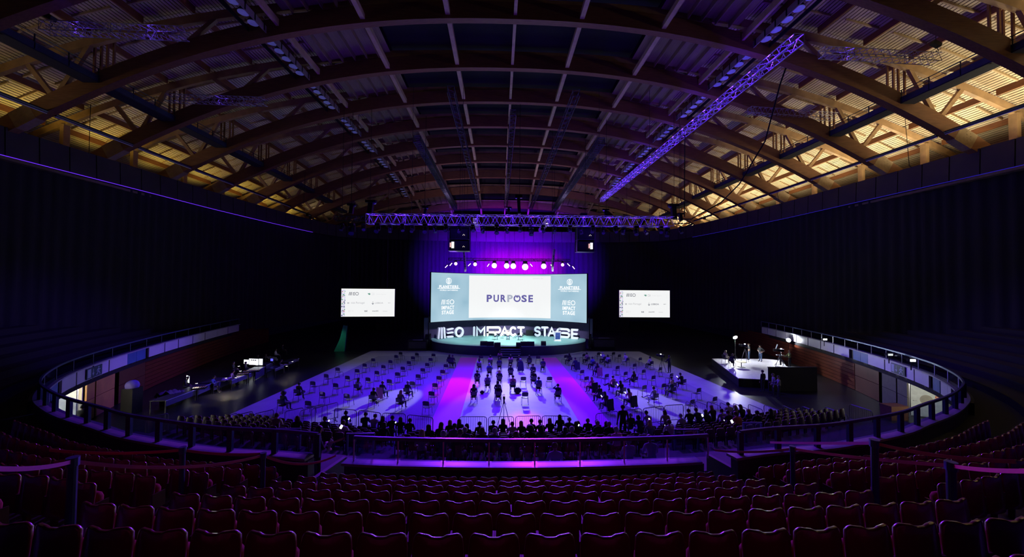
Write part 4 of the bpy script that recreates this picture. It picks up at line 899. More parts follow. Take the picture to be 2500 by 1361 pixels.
# loose cables
def cable(pts, label, r=.03): 
    q = []
    for i in range(len(pts)-1):
        for k in range(6): q.append(Vector(pts[i]).lerp(Vector(pts[i+1]), k/6))
    q.append(Vector(pts[-1])); o = q[0].copy(); t = tag(MB().tube([v-o for v in q], r, 5).build('cable', BMET), label, 'cable'); t.location = o; return t
cb = []
for px, py_, y in ((1933, 125, 28), (1905, 205, 29), (1868, 345, 31), (1805, 450, 34), (1760, 495, 36), (1715, 520, 37), (1690, 533, 37)): cb.append(PY(px, py_, y))
cable(cb, 'black cable drooping from the violet truss down to the right end of the main truss', .06)
a = PY(1672, 330, 36); b = PY(1671, 530, 36); cable([a, (a+b)/2, b], 'straight black cable hanging above the right end of the main truss', .05)
for i, (px, y0_, y1_, Y) in enumerate(((221, 255, 375, 30), (2208, 270, 405, 30), (878, 200, 330, 40), (927, 190, 250, 40), (745, 420, 500, 40), (1897, 470, 520, 40))):
    a, b = PY(px, y0_, Y), PY(px-4 if px < 1250 else px+12, y1_, Y); cable([a, b], 'thin wire hanging from the roof, %s from the left' % ['first', 'last', 'third', 'fourth', 'second', 'fifth'][i], .02)
# small lamps and cameras fixed on the ring beam
for i, (px, py_) in enumerate(((206, 408), (545, 492), (750, 525), (1720, 533), (2228, 415), (1905, 515), (758, 532))):
    Y = 33 if px in (206, 2228) else (46 if px in (545, 1905) else 60); p = PY(px, py_, Y)
    t = thing('wall_lamp', 'small dark lamp bracketed on the ring beam, %s' % ['leftmost', 'second from the left', 'third from the left', 'right of the main truss', 'rightmost', 'second from the right', 'close beside the third from the left'][i], 'lamp', p); MB().box((0, 0, 0), (.3, .3, .45)).build('housing', BMET, t); MB().beam((0, 0, .2), (0, .3, .5), .06, .06).build('bracket', BMET, t)
for i, (px, py_, Y) in enumerate(((120, 42, 22), (2285, 108, 24))):
    p = PY(px, py_, Y); t = thing('hoist_hook', 'dark hoist with hook hanging at the upper %s corner' % ('left', 'right')[i], 'hoist', p)
    MB().box((0, 0, 0), (.55, .3, .25), rot=Matrix.Rotation(.4, 3, 'Y')).build('body', BMET, t); MB().tube([(0, 0, .1), (0, 0, 1.2)], .02, 4).tube([(.1, 0, -.1), (.1, 0, -.35)], .02, 4).build('chain', BMET, t)
    MB().tube([(.1+.09*math.cos(R(a)), 0, -.44+.09*math.sin(R(a))) for a in range(90, -200, -30)], .02, 6).build('hook', DSTL, t)
# ================================================================ people
SKIN = mat('skin', (.50, .30, .22), .55); SKD = mat('skin_dark', (.20, .11, .075), .55)
HAIRS = {'dark': mat('hair_dark', (.02, .015, .014), .5), 'brown': mat('hair_brown', (.10, .05, .03), .5), 'fair': mat('hair_fair', (.42, .30, .16), .5), 'grey': mat('hair_grey', (.35, .35, .37), .5), 'black': mat('hair_black', (.008, .008, .01), .45)}
CL = {'black': mat('cloth_black', (.018, .018, .022), .8), 'navy': mat('cloth_navy', (.03, .04, .10), .8), 'white': mat('cloth_white', (.75, .75, .78), .8), 'pink': mat('cloth_pink', (.80, .30, .50), .8), 'grey': mat('cloth_grey', (.20, .20, .22), .8), 'blue': mat('cloth_blue', (.10, .18, .42), .8), 'green': mat('cloth_green', (.35, .42, .15), .8), 'jeans': mat('cloth_jeans', (.10, .16, .34), .8), 'red': mat('cloth_red', (.45, .08, .08), .8), 'beige': mat('cloth_beige', (.50, .42, .32), .8), 'lilac': mat('cloth_lilac', (.50, .42, .75), .8)}
SHOE = mat('shoe_black', (.015, .015, .015), .4)
def hand(V, E, Rr, w_, d, side, idx):
    """palm with four fingers and a thumb growing from wrist index idx"""
    d = Vector(d).normalized(); sx = d.cross(Vector((0, 0, 1)));
    if sx.length < .2: sx = Vector((1, 0, 0))
    sx.normalize(); dn = sx.cross(d).normalized()
    if dn.z > 0: dn = -dn
    w_ = Vector(w_); p = w_+d*.05; V.append(p); Rr.append(.028); E.append((idx, len(V)-1)); pi = len(V)-1
    for k, (o, L) in enumerate(((-.03, .065), (-.01, .078), (.011, .074), (.031, .058))):
        a = w_+d*.095+sx*o; b = a+d*L*.5+dn*.012; c = b+d*L*.4+dn*.028
        for q, (pt, rr) in enumerate(((a, .011), (b, .010), (c, .008))):
            V.append(pt); Rr.append(rr); E.append((pi if q == 0 else len(V)-2, len(V)-1))
    a = w_+d*.04+sx*(-.045*side); b = a+d*.035+sx*(-.02*side)+dn*.01
    V.append(a); Rr.append(.012); E.append((pi, len(V)-1)); V.append(b); Rr.append(.009); E.append((len(V)-2, len(V)-1))
def body(name, J, female=False, skirt=False, short=False):
    """J: joint positions. Returns mesh with slots top, bottom, skin, shoe"""
    V = []; E = []; Rr = []; g = {}
    def nv(n, r, par=None):
        V.append(Vector(J[n])); Rr.append(r); g[n] = len(V)-1
        if par is not None: E.append((g[par], g[n]))
    k = .92 if female else 1.0
    nv('pelvis', .135*k+(.01 if female else 0)); nv('waist', .12*k, 'pelvis'); nv('chest', .15*k, 'waist'); nv('neck', .06*k, 'chest'); nv('chin', .062, 'neck'); nv('head', .098, 'chin'); nv('crown', .075, 'head')
    for s in 'lr':
        nv('sh'+s, .068*k, 'chest'); nv('el'+s, .046*k, 'sh'+s); nv('wr'+s, .030*k, 'el'+s)
        nv('hip'+s, .095*k, 'pelvis'); nv('kn'+s, .062*k, 'hip'+s); nv('an'+s, .040*k, 'kn'+s); nv('to'+s, .034, 'an'+s)
    nb = len(V)
    for s in 'lr': hand(V, E, Rr, V[g['wr'+s]], V[g['wr'+s]]-V[g['el'+s]], 1 if s == 'r' else -1, g['wr'+s])
    me = bpy.data.meshes.new('tmp'); me.from_pydata([tuple(v) for v in V], E, []); o = bpy.data.objects.new('tmp', me); COL.objects.link(o)
    md = o.modifiers.new('s', 'SKIN'); md.use_smooth_shade = True
    sv = me.skin_vertices[0].data
    for i, r in enumerate(Rr): sv[i].radius = (r, r); sv[i].use_root = (i == 0)
    sb = o.modifiers.new('b', 'SUBSURF'); sb.levels = 1; sb.render_levels = 1
    dg = bpy.context.evaluated_depsgraph_get(); dg.update(); m2 = bpy.data.meshes.new_from_object(o.evaluated_get(dg)); bpy.data.objects.remove(o)
    m2.name = name; m2.materials.clear()
    for m in (CL['black'], CL['black'], SKIN, SHOE): m2.materials.append(m)
    segs_ = [('pelvis', 'hipl', 1), ('pelvis', 'hipr', 1), ('hipl', 'knl', 1), ('hipr', 'knr', 1), ('pelvis', 'waist', 0), ('waist', 'chest', 0), ('chest', 'shl', 0), ('chest', 'shr', 0), ('neck', 'crown', 2), ('chest', 'neck', 0),
             ('shl', 'ell', 0), ('shr', 'elr', 0), ('ell', 'wrl', 2 if short else 0), ('elr', 'wrr', 2 if short else 0), ('knl', 'anl', 2 if skirt else 1), ('knr', 'anr', 2 if skirt else 1), ('anl', 'tol', 3), ('anr', 'tor', 3)]
    def ds(p, a, b):
        ab = b-a; t = max(0, min(1, (p-a).dot(ab)/max(1e-9, ab.length_squared))); return (p-a-ab*t).length
    hd = [V[i] for i in range(nb, len(V))]
    for pl in m2.polygons:
        c = pl.center; bs = min((ds(c, V[g[a]], V[g[b_]])-(.04 if a == 'chest' else 0), mi) for a, b_, mi in segs_); mi = bs[1]
        if min((c-q).length for q in hd) < .035: mi = 2
        if mi != 2 and c.z > V[g['neck']].z+.03 and (c-V[g['head']]).length < .16: mi = 2
        pl.material_index = mi; pl.use_smooth = True
    # face: nose, ears, eyes, brow on the continuous head
    bm = bmesh.new(); bm.from_mesh(m2); H = V[g['head']]; fd = Vector(J.get('face', (0, 1, 0))).normalized(); sd = fd.cross(Vector((0, 0, 1))).normalized()
    def blob(c, r, mi):
        mb = MB(); mb.ball(c, r, 6, 4); vs_ = [bm.verts.new(v) for v in mb.v]
        for f in mb.f:
            try: q = bm.faces.new([vs_[i] for i in f]); q.material_index = mi; q.smooth = True
            except ValueError: pass
    blob(H+fd*.100-Vector((0, 0, .015)), (.016, .016, .024), 2)
    for q in (-1, 1): blob(H+sd*q*.095-fd*.005, (.014, .014, .028), 2); blob(H+sd*q*.036+fd*.088+Vector((0, 0, .012)), .011, 3)
    blob(H+fd*.090-Vector((0, 0, .055)), (.024, .024, .006), 3)
    bm.to_mesh(m2); bm.free(); return m2
def jt(**k): return k
def seated(cross=False, lean=0.0, phone=False, arm='lap', wide=0):
    zs = .52; c = lean
    J = jt(pelvis=(0, -.02, zs), waist=(0, -.03+c*.2, .74), chest=(0, -.02+c*.6, .95), neck=(0, .0+c*.9, 1.06), chin=(0, .03+c*1.05, 1.12), head=(0, .04+c*1.15, 1.20), crown=(0, .03+c*1.2, 1.27),
           shl=(-.18, -.01+c*.7, 1.0), shr=(.18, -.01+c*.7, 1.0), ell=(-.24, .06+c*.6, .74), elr=(.24, .06+c*.6, .74), wrl=(-.13, .27+c*.3, .66), wrr=(.13, .27+c*.3, .66),
           hipl=(-.10, .04, zs), hipr=(.10, .04, zs), knl=(-.13-wide, .44, .51), knr=(.13+wide, .44, .51), anl=(-.13, .46, .09), anr=(.13, .46, .09), tol=(-.15, .62, .045), tor=(.15, .62, .045))
    if cross: J.update(knr=(-.02, .47, .62), anr=(-.24, .74, .38), tor=(-.28, .88, .44), knl=(-.08, .44, .51), anl=(-.02, .42, .09), tol=(-.03, .58, .045))
    if phone: J.update(ell=(-.22, .12+c*.5, .76), wrl=(-.05, .34+c*.3, .84), elr=(.22, .12+c*.5, .76), wrr=(.05, .34+c*.3, .84))
    if arm == 'head': J.update(ell=(-.36, .10, .96), wrl=(-.16, .02, 1.14))
    return J
def standing(hips=False, reach=False, fold=False, cam=False):
    J = jt(pelvis=(0, 0, .96), waist=(0, 0, 1.12), chest=(0, .01, 1.34), neck=(0, .02, 1.47), chin=(0, .04, 1.54), head=(0, .05, 1.63), crown=(0, .04, 1.70),
           shl=(-.19, .0, 1.41), shr=(.19, .0, 1.41), ell=(-.25, -.01, 1.13), elr=(.25, -.01, 1.13), wrl=(-.26, .07, .89), wrr=(.26, .07, .89),
           hipl=(-.10, 0, .93), hipr=(.10, 0, .93), knl=(-.12, .02, .50), knr=(.12, .02, .50), anl=(-.13, 0, .09), anr=(.13, 0, .09), tol=(-.16, .16, .045), tor=(.16, .16, .045))
    if hips: J.update(ell=(-.42, -.06, 1.18), wrl=(-.19, .03, 1.0), elr=(.42, -.06, 1.18), wrr=(.19, .03, 1.0))
    if reach: J.update(elr=(.24, .2, 1.15), wrr=(.16, .45, 1.18), ell=(-.24, .2, 1.12), wrl=(-.14, .45, 1.12))
    if fold: J.update(elr=(.24, .1, 1.13), wrr=(-.02, .24, 1.17), ell=(-.24, .1, 1.13), wrl=(.04, .26, 1.08))
    if cam: J.update(elr=(.30, .16, 1.24), wrr=(.12, .36, 1.40), ell=(-.42, -.06, 1.18), wrl=(-.19, .03, 1.02))
    return J
def hair_mesh(style):
    mb = MB(); n = 12
    for i in range(7):
        pass
    rings = []
    # cap: shell around the head centre (0,0,0), open towards the face (+y)
    vv = []; ff = []; m = 8
    for i in range(m+1):
        t = math.pi*.62*i/m
        for j in range(n):
            a = 2*math.pi*j/n; x, y, z = .108*math.sin(t)*math.cos(a), .112*math.sin(t)*math.sin(a)-.012, .125*math.cos(t)+.004
            if y > .03 and z < .045: y = .03+(y-.03)*.1; z = max(z, .035)
            vv.append((x, y, z))
    for i in range(m):
        for j in range(n): ff.append((i*n+j, (i+1)*n+j, (i+1)*n+(j+1) % n, i*n+(j+1) % n))
    mb.add(vv, ff)
    if style == 'long':
        mb.ball((0, -.055, -.10), (.112, .070, .19), 12, 8); mb.ball((0, -.08, -.22), (.10, .05, .11), 10, 6)
    if style == 'bob': mb.ball((0, -.035, -.045), (.122, .09, .12), 12, 8)
    if style == 'bun': mb.ball((0, -.06, .12), (.05, .05, .045), 10, 6)
    if style == 'afro': mb.ball((0, -.02, .03), (.17, .16, .16), 14, 9)
    if style == 'tail': mb.ball((0, -.13, -.05), (.035, .04, .12), 8, 6)
    if style == 'cap': mb.add([(-.08, .07, .05), (.08, .07, .05), (.06, .18, .035), (-.06, .18, .035), (-.08, .07, .065), (.08, .07, .065), (.06, .18, .045), (-.06, .18, .045)], [(0, 1, 2, 3), (7, 6, 5, 4), (0, 4, 5, 1), (2, 6, 7, 3), (1, 5, 6, 2), (3, 7, 4, 0)])
    return mb.mesh('hair_'+style, HAIRS['dark'], True)
HM = {s: hair_mesh(s) for s in ('short', 'long', 'bob', 'bun', 'afro', 'tail', 'cap')}
_bodies = {}
def get_body(kind, female, skirt, short):
    k = (kind, female, skirt, short)
    if k not in _bodies:
        J = {'sit': lambda: seated(), 'cross': lambda: seated(cross=True), 'phone': lambda: seated(lean=.12, phone=True), 'lean': lambda: seated(lean=.18), 'headarm': lambda: seated(arm='head', wide=.05), 'wide': lambda: seated(wide=.08),
             'stand': lambda: standing(), 'hips': lambda: standing(hips=True), 'reach': lambda: standing(reach=True), 'fold': lambda: standing(fold=True), 'cam': lambda: standing(cam=True)}[kind]()
        _bodies[k] = (body('person_body', J, female, skirt, short), Vector(J['head']))
    return _bodies[k]
def person(loc, rz, label, kind='sit', top='black', bottom='black', hair='short', hcol='dark', female=False, skirt=False, short=False, skin=None, group=None, scale=1.0, jacket=False):
    me, H = get_body(kind, female, skirt, short)
    t = thing('person', label, 'person', loc, rz, group); t.scale = (scale,)*3
    b = link_mesh('body', me, t)
    for i, m in enumerate((CL[top], CL[bottom], skin or SKIN, SHOE)):
        b.material_slots[i].link = 'OBJECT'; b.material_slots[i].material = m
    h = link_mesh('hair', HM[hair], t, H)
    h.material_slots[0].link = 'OBJECT'; h.material_slots[0].material = HAIRS[hcol]
    if kind in ('lean', 'phone'): h.rotation_euler = (-.15, 0, 0)
    return t

# ================================================================ floor chairs
def chair_proto():
    t = thing('chair', 'x', 'chair', (0, 0, 0))
    mb = MB(); nx, ny = 8, 7; V = []
    for s in (0, 1):
        for j in range(ny+1):
            for i in range(nx+1):
                u = -1+2*i/nx; v = -1+2*j/ny; k = 1-.10*(abs(u)**4)*(abs(v)**4)*2
                V.append((u*.225*k, .0+v*.215*k, .455-.018*(1-u*u)*(1-v*v)-.022*s-(.02 if v > .8 else 0)))
    m = (nx+1)*(ny+1); f = []
    for j in range(ny):
        for i in range(nx):
            a = j*(nx+1)+i; f.append((a, a+1, a+nx+2, a+nx+1)); f.append((m+a, m+a+nx+1, m+a+nx+2, m+a+1))
    rim = [i for i in range(nx+1)]+[(j+1)*(nx+1)-1 for j in range(1, ny+1)]+[ny*(nx+1)+i for i in range(nx-1, -1, -1)]+[j*(nx+1) for j in range(ny-1, 0, -1)]
    for i in range(len(rim)): a, b = rim[i], rim[(i+1) % len(rim)]; f.append((b, a, m+a, m+b))
    mb.add(V, f); mb.build('seat', CHB, t, True)
    mb = MB(); V = []
    for s in (0, 1):
        for j in range(ny+1):
            for i in range(nx+1):
                u = -1+2*i/nx; v = j/ny; w_ = .215+.02*v-(.05*max(0, (v-.75)/.25)**2); z = .60+.31*v-(.03*abs(u)**3*v)
                V.append((u*w_, -.235-.05*v+.045*u*u-.02*s, z))
    mb.add(V, f); mb.build('backrest', CHB, t, True)
    for q in (-1, 1):
        MB().tube([(q*.21, .19, .44), (q*.225, .21, .38), (q*.24, .24, 0)], .013, 6).build('leg', CHM, t)
        MB().tube([(q*.20, -.245, .70), (q*.21, -.22, .46), (q*.235, -.27, 0)], .013, 6).build('leg', CHM, t)
    return t
_ch = chair_proto(); _used = [False]
def chair(x, y, rz, label, group):
    if not _used[0]:
        _used[0] = True; _ch.location = (x, y, .025); _ch.rotation_euler = (0, 0, rz); _ch['label'] = label; _ch['group'] = group; return _ch
    return dup(_ch, (x, y, .025), rz, label, group)
def conv(lst, ox, oy, k): return [(ox+a[0]/k, oy+a[1]/k)+tuple(a[2:]) for a in lst]
# pixel of the top of the backrest (z .93) for empty chairs; top of the head (z 1.33) for people
left_e = conv([(1187, 85), (1357, 95), (1528, 103), (1142, 118), (1315, 132), (1500, 148), (903, 152), (1083, 170), (1275, 180), (1465, 200), (815, 205), (1010, 222), (1212, 238), (1418, 255), (533, 247), (735, 263), (942, 282), (1155, 297), (1372, 318), (417, 315), (637, 332), (850, 350), (1073, 370), (1310, 392), (275, 390), (513, 410), (630, 520, 1), (375, 500, 1), (228, 593), (1658, 212), (1623, 272), (1588, 335), (1547, 410), (1512, 495), (1452, 597)], 700, 840, 4.2527)
mid_e = conv([(405, 172), (1670, 178), (1340, 640), (1920, 640), (1380, 982)], 1130, 850, 9.073)
right_e = conv([(180, 160), (580, 130), (905, 100), (1235, 95), (1365, 145), (1325, 400), (1705, 350), (1830, 215), (535, 490), (635, 635), (1080, 580), (1500, 530), (1905, 480), (2120, 615), (2275, 430), (1915, 830), (2350, 790), (2265, 160)][:17], 1360, 850, 9.073)+conv([(1690, 308), (1975, 460), (2140, 550), (1905, 580)], 1240, 840, 4.2527)
P_ = lambda **k: k
left_p = conv([(745, 355, P_(kind='cross', top='lilac', bottom='black', hair='long', hcol='dark', female=True, skirt=True, d='legs crossed and bare knees')), (995, 390, P_(top='navy', bottom='navy', hair='short', hcol='brown', d='pale jacket hung on the chair', coat='pink')),
               (905, 457, P_(kind='cross', top='black', hair='tail', female=True, d='ponytail and tucked-back feet')), (1185, 485, P_(top='grey', bottom='black', hair='long', hcol='fair', female=True, d='long fair hair')), (1258, 390, P_(top='navy', bottom='navy', hair='short', hcol='grey', d='grey hair and dark suit')),
               (130, 403, P_(kind='cross', top='black', hair='short', d='legs stretched out')), (1690, 112, P_(top='black', bottom='black', hair='long', female=True, d='long dark hair beside a companion')), (1722, 118, P_(top='black', bottom='black', hair='short', d='short dark hair beside a companion')),
               (-32, 500, P_(top='navy', hair='afro', d='curly hair, farthest left at the edge of the covering')), ], 700, 840, 4.2527)
mid_p = conv([(610, 168, P_(top='pink', hair='bob', female=True, d='pink top and dark bob')), (820, 68, P_(top='pink', hair='long', female=True, d='pink top, farthest forward at the steps')), (1060, 160, P_(top='pink', hair='long', female=True, d='pink sleeves and long hair in front of the steps')), (1245, 172, P_(top='black', hair='short', d='dark clothes in the front row right of the steps')),
              (1475, 165, P_(kind='cross', top='black', hair='long', female=True, d='long black hair and crossed legs')), (365, 235, P_(top='white', hair='long', female=True, d='white top and long dark hair')), (590, 340, P_(top='blue', hair='short', hcol='grey', d='blue shirt and grey hair')), (810, 225, P_(top='navy', hair='short', d='navy shirt, broad back')),
              (1275, 235, P_(top='navy', hair='short', hcol='grey', d='long coat over the chair', coat='navy')), (1555, 358, P_(top='navy', hair='short', hcol='brown', d='navy top, one of two close together')), (1775, 242, P_(top='navy', hair='short', d='suit jacket and crossed ankles')), (1570, 505, P_(kind='wide', top='black', hair='short', d='black top, nearer of two close together')),
              (320, 500, P_(top='navy', hair='short', d='dark jacket near the left red aisle')), (1060, 375, P_(top='navy', hair='short', d='shoulder-bag straps over a dark top')), (810, 498, P_(top='navy', hair='bob', hcol='fair', d='fair bob and dark jacket')), (550, 590, P_(top='lilac', hair='short', d='violet striped shirt and wide elbows')),
              (775, 738, P_(top='black', hair='long', hcol='dark', female=True, d='black top, third row from the front barrier')), (1110, 612, P_(kind='wide', top='pink', hair='short', d='pale pink shirt and a black bag beside the chair')), (1680, 648, P_(top='blue', hair='short', d='blue shirt, sitting turned to the left')), (245, 812, P_(top='navy', hair='long', female=True, d='long dark hair and cardigan by the left red aisle')),
              (790, 812, P_(top='black', hair='tail', female=True, short=True, d='black T-shirt and tied hair')), (2105, 802, P_(kind='headarm', top='navy', hair='short', d='navy shirt and one elbow out by the right red aisle'))], 1130, 850, 9.073)
right_p = conv([(270, 115, P_(top='black', hair='long', female=True, d='long hair and black clothes at the front')), (405, 220, P_(top='navy', hair='short', d='white collar and long coat', coat='navy')), (660, 108, P_(top='beige', hair='short', d='beige shirt at the front')), (785, 200, P_(top='blue', hair='short', d='blue top, head bent')), (1030, 100, P_(kind='phone', top='lilac', hair='short', hcol='grey', d='lilac shirt with lit phone at the very front')),
                (1125, 155, P_(kind='cross', top='lilac', hair='bob', female=True, d='lilac dress and crossed legs')), (890, 335, P_(top='navy', hair='long', hcol='brown', female=True, d='pink coat hung on the chair', coat='pink')), (1535, 125, P_(kind='lean', top='white', bottom='white', hair='short', hcol='grey', d='pale clothes, turned sideways')), (2060, 195, P_(top='white', hair='bun', female=True, d='bright white blouse and dark bun')),
                (1700, 515, P_(kind='cross', top='black', hair='long', female=True, d='black clothes and papers on the lap')), (1240, 618, P_(kind='cross', top='pink', hair='short', d='pink T-shirt and stretched legs')), (770, 645, P_(top='pink', hair='bob', hcol='fair', female=True, d='fair bob and dark coat over the chair', coat='black')), (935, 828, P_(top='black', hair='short', d='black jacket near the right red aisle')),
                (1430, 738, P_(kind='phone', top='black', hair='long', female=True, d='black clothes and lit phone')), (1090, 985, P_(kind='phone', top='black', hair='long', female=True, d='black coat to the floor, nearest the right red aisle', coat='black')), (1615, 915, P_(kind='phone', top='pink', hair='long', female=True, d='black coat over the chair and lit phone', coat='black')), (2140, 862, P_(kind='cross', top='lilac', bottom='lilac', hair='short', d='pale clothes, legs crossed high'))], 1360, 850, 9.073)+conv([(1698, 340, P_(top='grey', hair='short', d='grey jacket behind the camera tripod')), (1700, 385, P_(top='navy', hair='bob', hcol='fair', female=True, d='fair bob, turned to a neighbour')), (1806, 308, P_(kind='phone', top='black', hair='short', d='dark clothes and lit phone, farthest right on the covering'))], 1240, 840, 4.2527)
PAPER = mat('paper', (.85, .8, .85), .7); PHN = emi('phone_screen', (.85, .9, 1), 3.5)
def face(x, side): return {'l': R(-14), 'm': 0, 'r': R(24)}[side]+random.uniform(-.06, .06)
rx = random.Random(11)
for side, E_, Pp, nm in (('l', left_e, left_p, 'left'), ('m', mid_e, mid_p, 'middle'), ('r', right_e, right_p, 'right')):
    items = []
    for e in E_:
        p = PZ(e[0], e[1], .92); items.append((p.x, p.y+.25, None, len(e) > 2))
    for e in Pp:
        p = PZ(e[0], e[1], 1.32); items.append((p.x, p.y-.03, e[2], False))
    ys = sorted(items, key=lambda q: -q[1]); rows = []
    for it in ys:                                        # group into rows by depth, for the labels
        if rows and abs(rows[-1][0][1]-it[1]) < .75 and len(rows[-1]) < 9: rows[-1].append(it)
        else: rows.append([it])
    for ri, row in enumerate(rows):
        for ci, (x, y, pr, paper) in enumerate(sorted(row, key=lambda q: q[0])):
            rz = face(x, side); where = '%s block, %s row from the stage, %s from the left' % (nm, od(ri), od(ci))
            c = chair(x, y, rz, ('empty dark chair%s, ' % (' with paper' if paper else '') if pr is None else 'occupied dark chair, ')+where, 'dark shell chairs on the arena floor')
            if paper:
                q = thing('paper_sheet', 'pink-lit sheet of paper on the backrest of a left-block chair, %s' % ('right one' if x > -11 else 'left one'), 'paper', (x, y, .02), rz); MB().box((0, -.305, .85), (.21, .006, .2)).build('sheet', PAPER, q)
            if pr is not None:
                pr = dict(pr); d = pr.pop('d'); coat = pr.pop('coat', None); top = pr.get('top', 'black')
                person((x, y, .03), rz, 'person, %s, %s block, %s row' % (d, nm, od(ri)), group='people on the floor chairs', **pr)
                if coat:
                    Mz = Matrix.Rotation(rz, 3, 'Z'); q = thing('coat', '%s coat over a chair back, %s block, %s row from the stage' % (coat, nm, od(ri)), 'coat', (x, y, .02), rz)
                    V = []; n_ = 9
                    for s in (0, 1):
                        for j in range(6):
                            for i in range(n_): u = -1+2*i/(n_-1); v = j/5; V.append((u*(.25+.07*v), -.33-.03*s-.06*v+.025*math.sin(i*2.1+j), .95-.75*v+.03*math.sin(i*1.7)*v))
                    m_ = 6*n_; f = []
                    for j in range(5):
                        for i in range(n_-1): a = j*n_+i; f.append((a, a+1, a+n_+1, a+n_)); f.append((m_+a, m_+a+n_, m_+a+n_+1, m_+a+1))
                    MB().add(V, f).build('cloth', CL[coat], q, True)
                if pr.get('kind') == 'phone':
                    v = Matrix.Rotation(rz, 3, 'Z')@Vector((0, .47, .93)); q = thing('phone', 'lit phone held by the person with %s' % d.split(',')[0], 'phone', (x+v.x, y+v.y, v.z+.03), rz); MB().box((0, .004, 0), (.075, .012, .15), rot=Matrix.Rotation(-.9, 3, 'X')).build('case', BMET, q); MB().box((0, -.006, .004), (.066, .006, .135), rot=Matrix.Rotation(-.9, 3, 'X')).build('screen', PHN, q)
# bags beside chairs
for px, py, lab in ((1130+425/9.073, 850+1025/9.073, 'small black bag on the pale carpet left of the violet striped shirt'), (1130+1215/9.073, 850+1010/9.073, 'large black bag slumped beside the pale pink shirt')):
    p = PZ(px, py, .02); q = thing('bag', lab, 'bag', (p.x, p.y, .03)); k = 1 if 'small' in lab else 1.7
    MB().ball((0, 0, .13*k), (.17*k, .11*k, .14*k), 10, 7).build('body', BLK, q, True); MB().tube([(-.08*k, 0, .24*k), (0, 0, .36*k), (.08*k, 0, .24*k)], .012, 5).build('strap', BLK, q)
# tripods with cameras
def tripod(x, y, z, rz, label, h=1.45, big=False, leg=STL):
    t = thing('camera_tripod', label, 'video camera', (x, y, z), rz)
    for k in range(3):
        a = R(90+120*k); MB().tube([(.04*math.cos(a), .04*math.sin(a), h-.25), (.42*math.cos(a), .42*math.sin(a), .0)], .02, 6).build('leg', leg, t)
    MB().cyl((0, 0, h-.3), (0, 0, h-.05), .05, n=8).build('head', BMET, t); MB().beam((0, -.05, h-.08), (.12, -.5, h-.2), .02, .02).build('pan_bar', BMET, t)
    s = 1.5 if big else 1
    c = MB().box((0, 0, h+.08*s), (.13*s, .34*s, .16*s)).build('camera_body', BMET, t); MB().cyl((0, .16*s, h+.08*s), (0, .38*s, h+.08*s), .06*s, .075*s, 10).build('lens', BMET, c)
    MB().box((-.12*s, -.02, h+.2*s), (.02, .12*s, .09*s)).box((-.135*s, -.02, h+.2*s), (.004, .10*s, .07*s), mi=1).build('viewfinder', [BMET, emi('view_glow', (.8, .85, 1), 2)], c); MB().beam((0, -.1*s, h+.19*s), (0, .1*s, h+.19*s), .02, .03).build('handle', BMET, c); return t
p = PZ(1230, 1035, .02); tripod(p.x, p.y, .02, 0, 'video camera on a tall black tripod behind the middle front barrier', 1.5, False, BMET)
p = PZ(1616, 910, .02); tripod(p.x, p.y, .02, R(30), 'video camera on a tripod at the right edge of the floor chairs', 1.5, True, BMET)
p = PZ(1632, 913, .02); person((p.x+.1, p.y, .03), R(25), 'standing camera operator in dark clothes at the right edge of the chairs', 'reach', 'black', 'black', 'short')

# ================================================================ people on the main stage
def stage_chair(x, y, rz, label): q = dup(_ch, (x, y, ZS+.005), rz, label); 
for px, py, rz, top, bot, hc, sk, lab in ((1208, 831, R(-55), 'white', 'navy', 'dark', None, 'left speaker seated on stage in a white shirt and navy suit'), (1240, 830, R(180), 'beige', 'navy', 'grey', None, 'middle speaker seated on stage facing the hall in a pale jacket'), (1273, 832, R(60), 'white', 'navy', 'grey', None, 'right speaker seated on stage in a white shirt and dark suit')):
    p = PZ(px, py, ZS); stage_chair(p.x, p.y, rz+(0), lab.replace('speaker seated on stage', 'dark chair on stage').split(' in a')[0].split(' facing')[0]+', under a seated speaker'); _o = COL.objects[-1]
    person((p.x, p.y, ZS+.01), rz, lab, 'cross' if px != 1240 else 'sit', top, bot, 'short', hc)

# ================================================================ barriers
def barrier_proto():
    t = thing('crowd_barrier', 'x', 'barrier'); W, H = 1.36, 1.08
    MB().tube([(-W/2, 0, .12), (-W/2, 0, H-.12), (-W/2+.04, 0, H-.03), (-W/2+.12, 0, H), (W/2-.12, 0, H), (W/2-.04, 0, H-.03), (W/2, 0, H-.12), (W/2, 0, .12)], .021, 6).tube([(-W/2, 0, .18), (W/2, 0, .18)], .018, 6).build('frame', BMET if False else mat('barrier_steel', (.10, .10, .13), .4, .7), t)
    for i in range(1, 12): MB().tube([(-W/2+W*i/12, 0, .18), (-W/2+W*i/12, 0, H)], .008, 4).build('bar', mat('barrier_steel', (.1, .1, .13)), t)
    for q in (-1, 1): MB().beam((q*W*.36, -.28, .012), (q*W*.36, .28, .012), .06, .02).beam((q*W*.36, 0, .02), (q*W*.36, 0, .2), .04, .04).build('foot', mat('barrier_steel', (.1, .1, .13)), t)
    return t
bar0 = barrier_proto(); bar_used = False
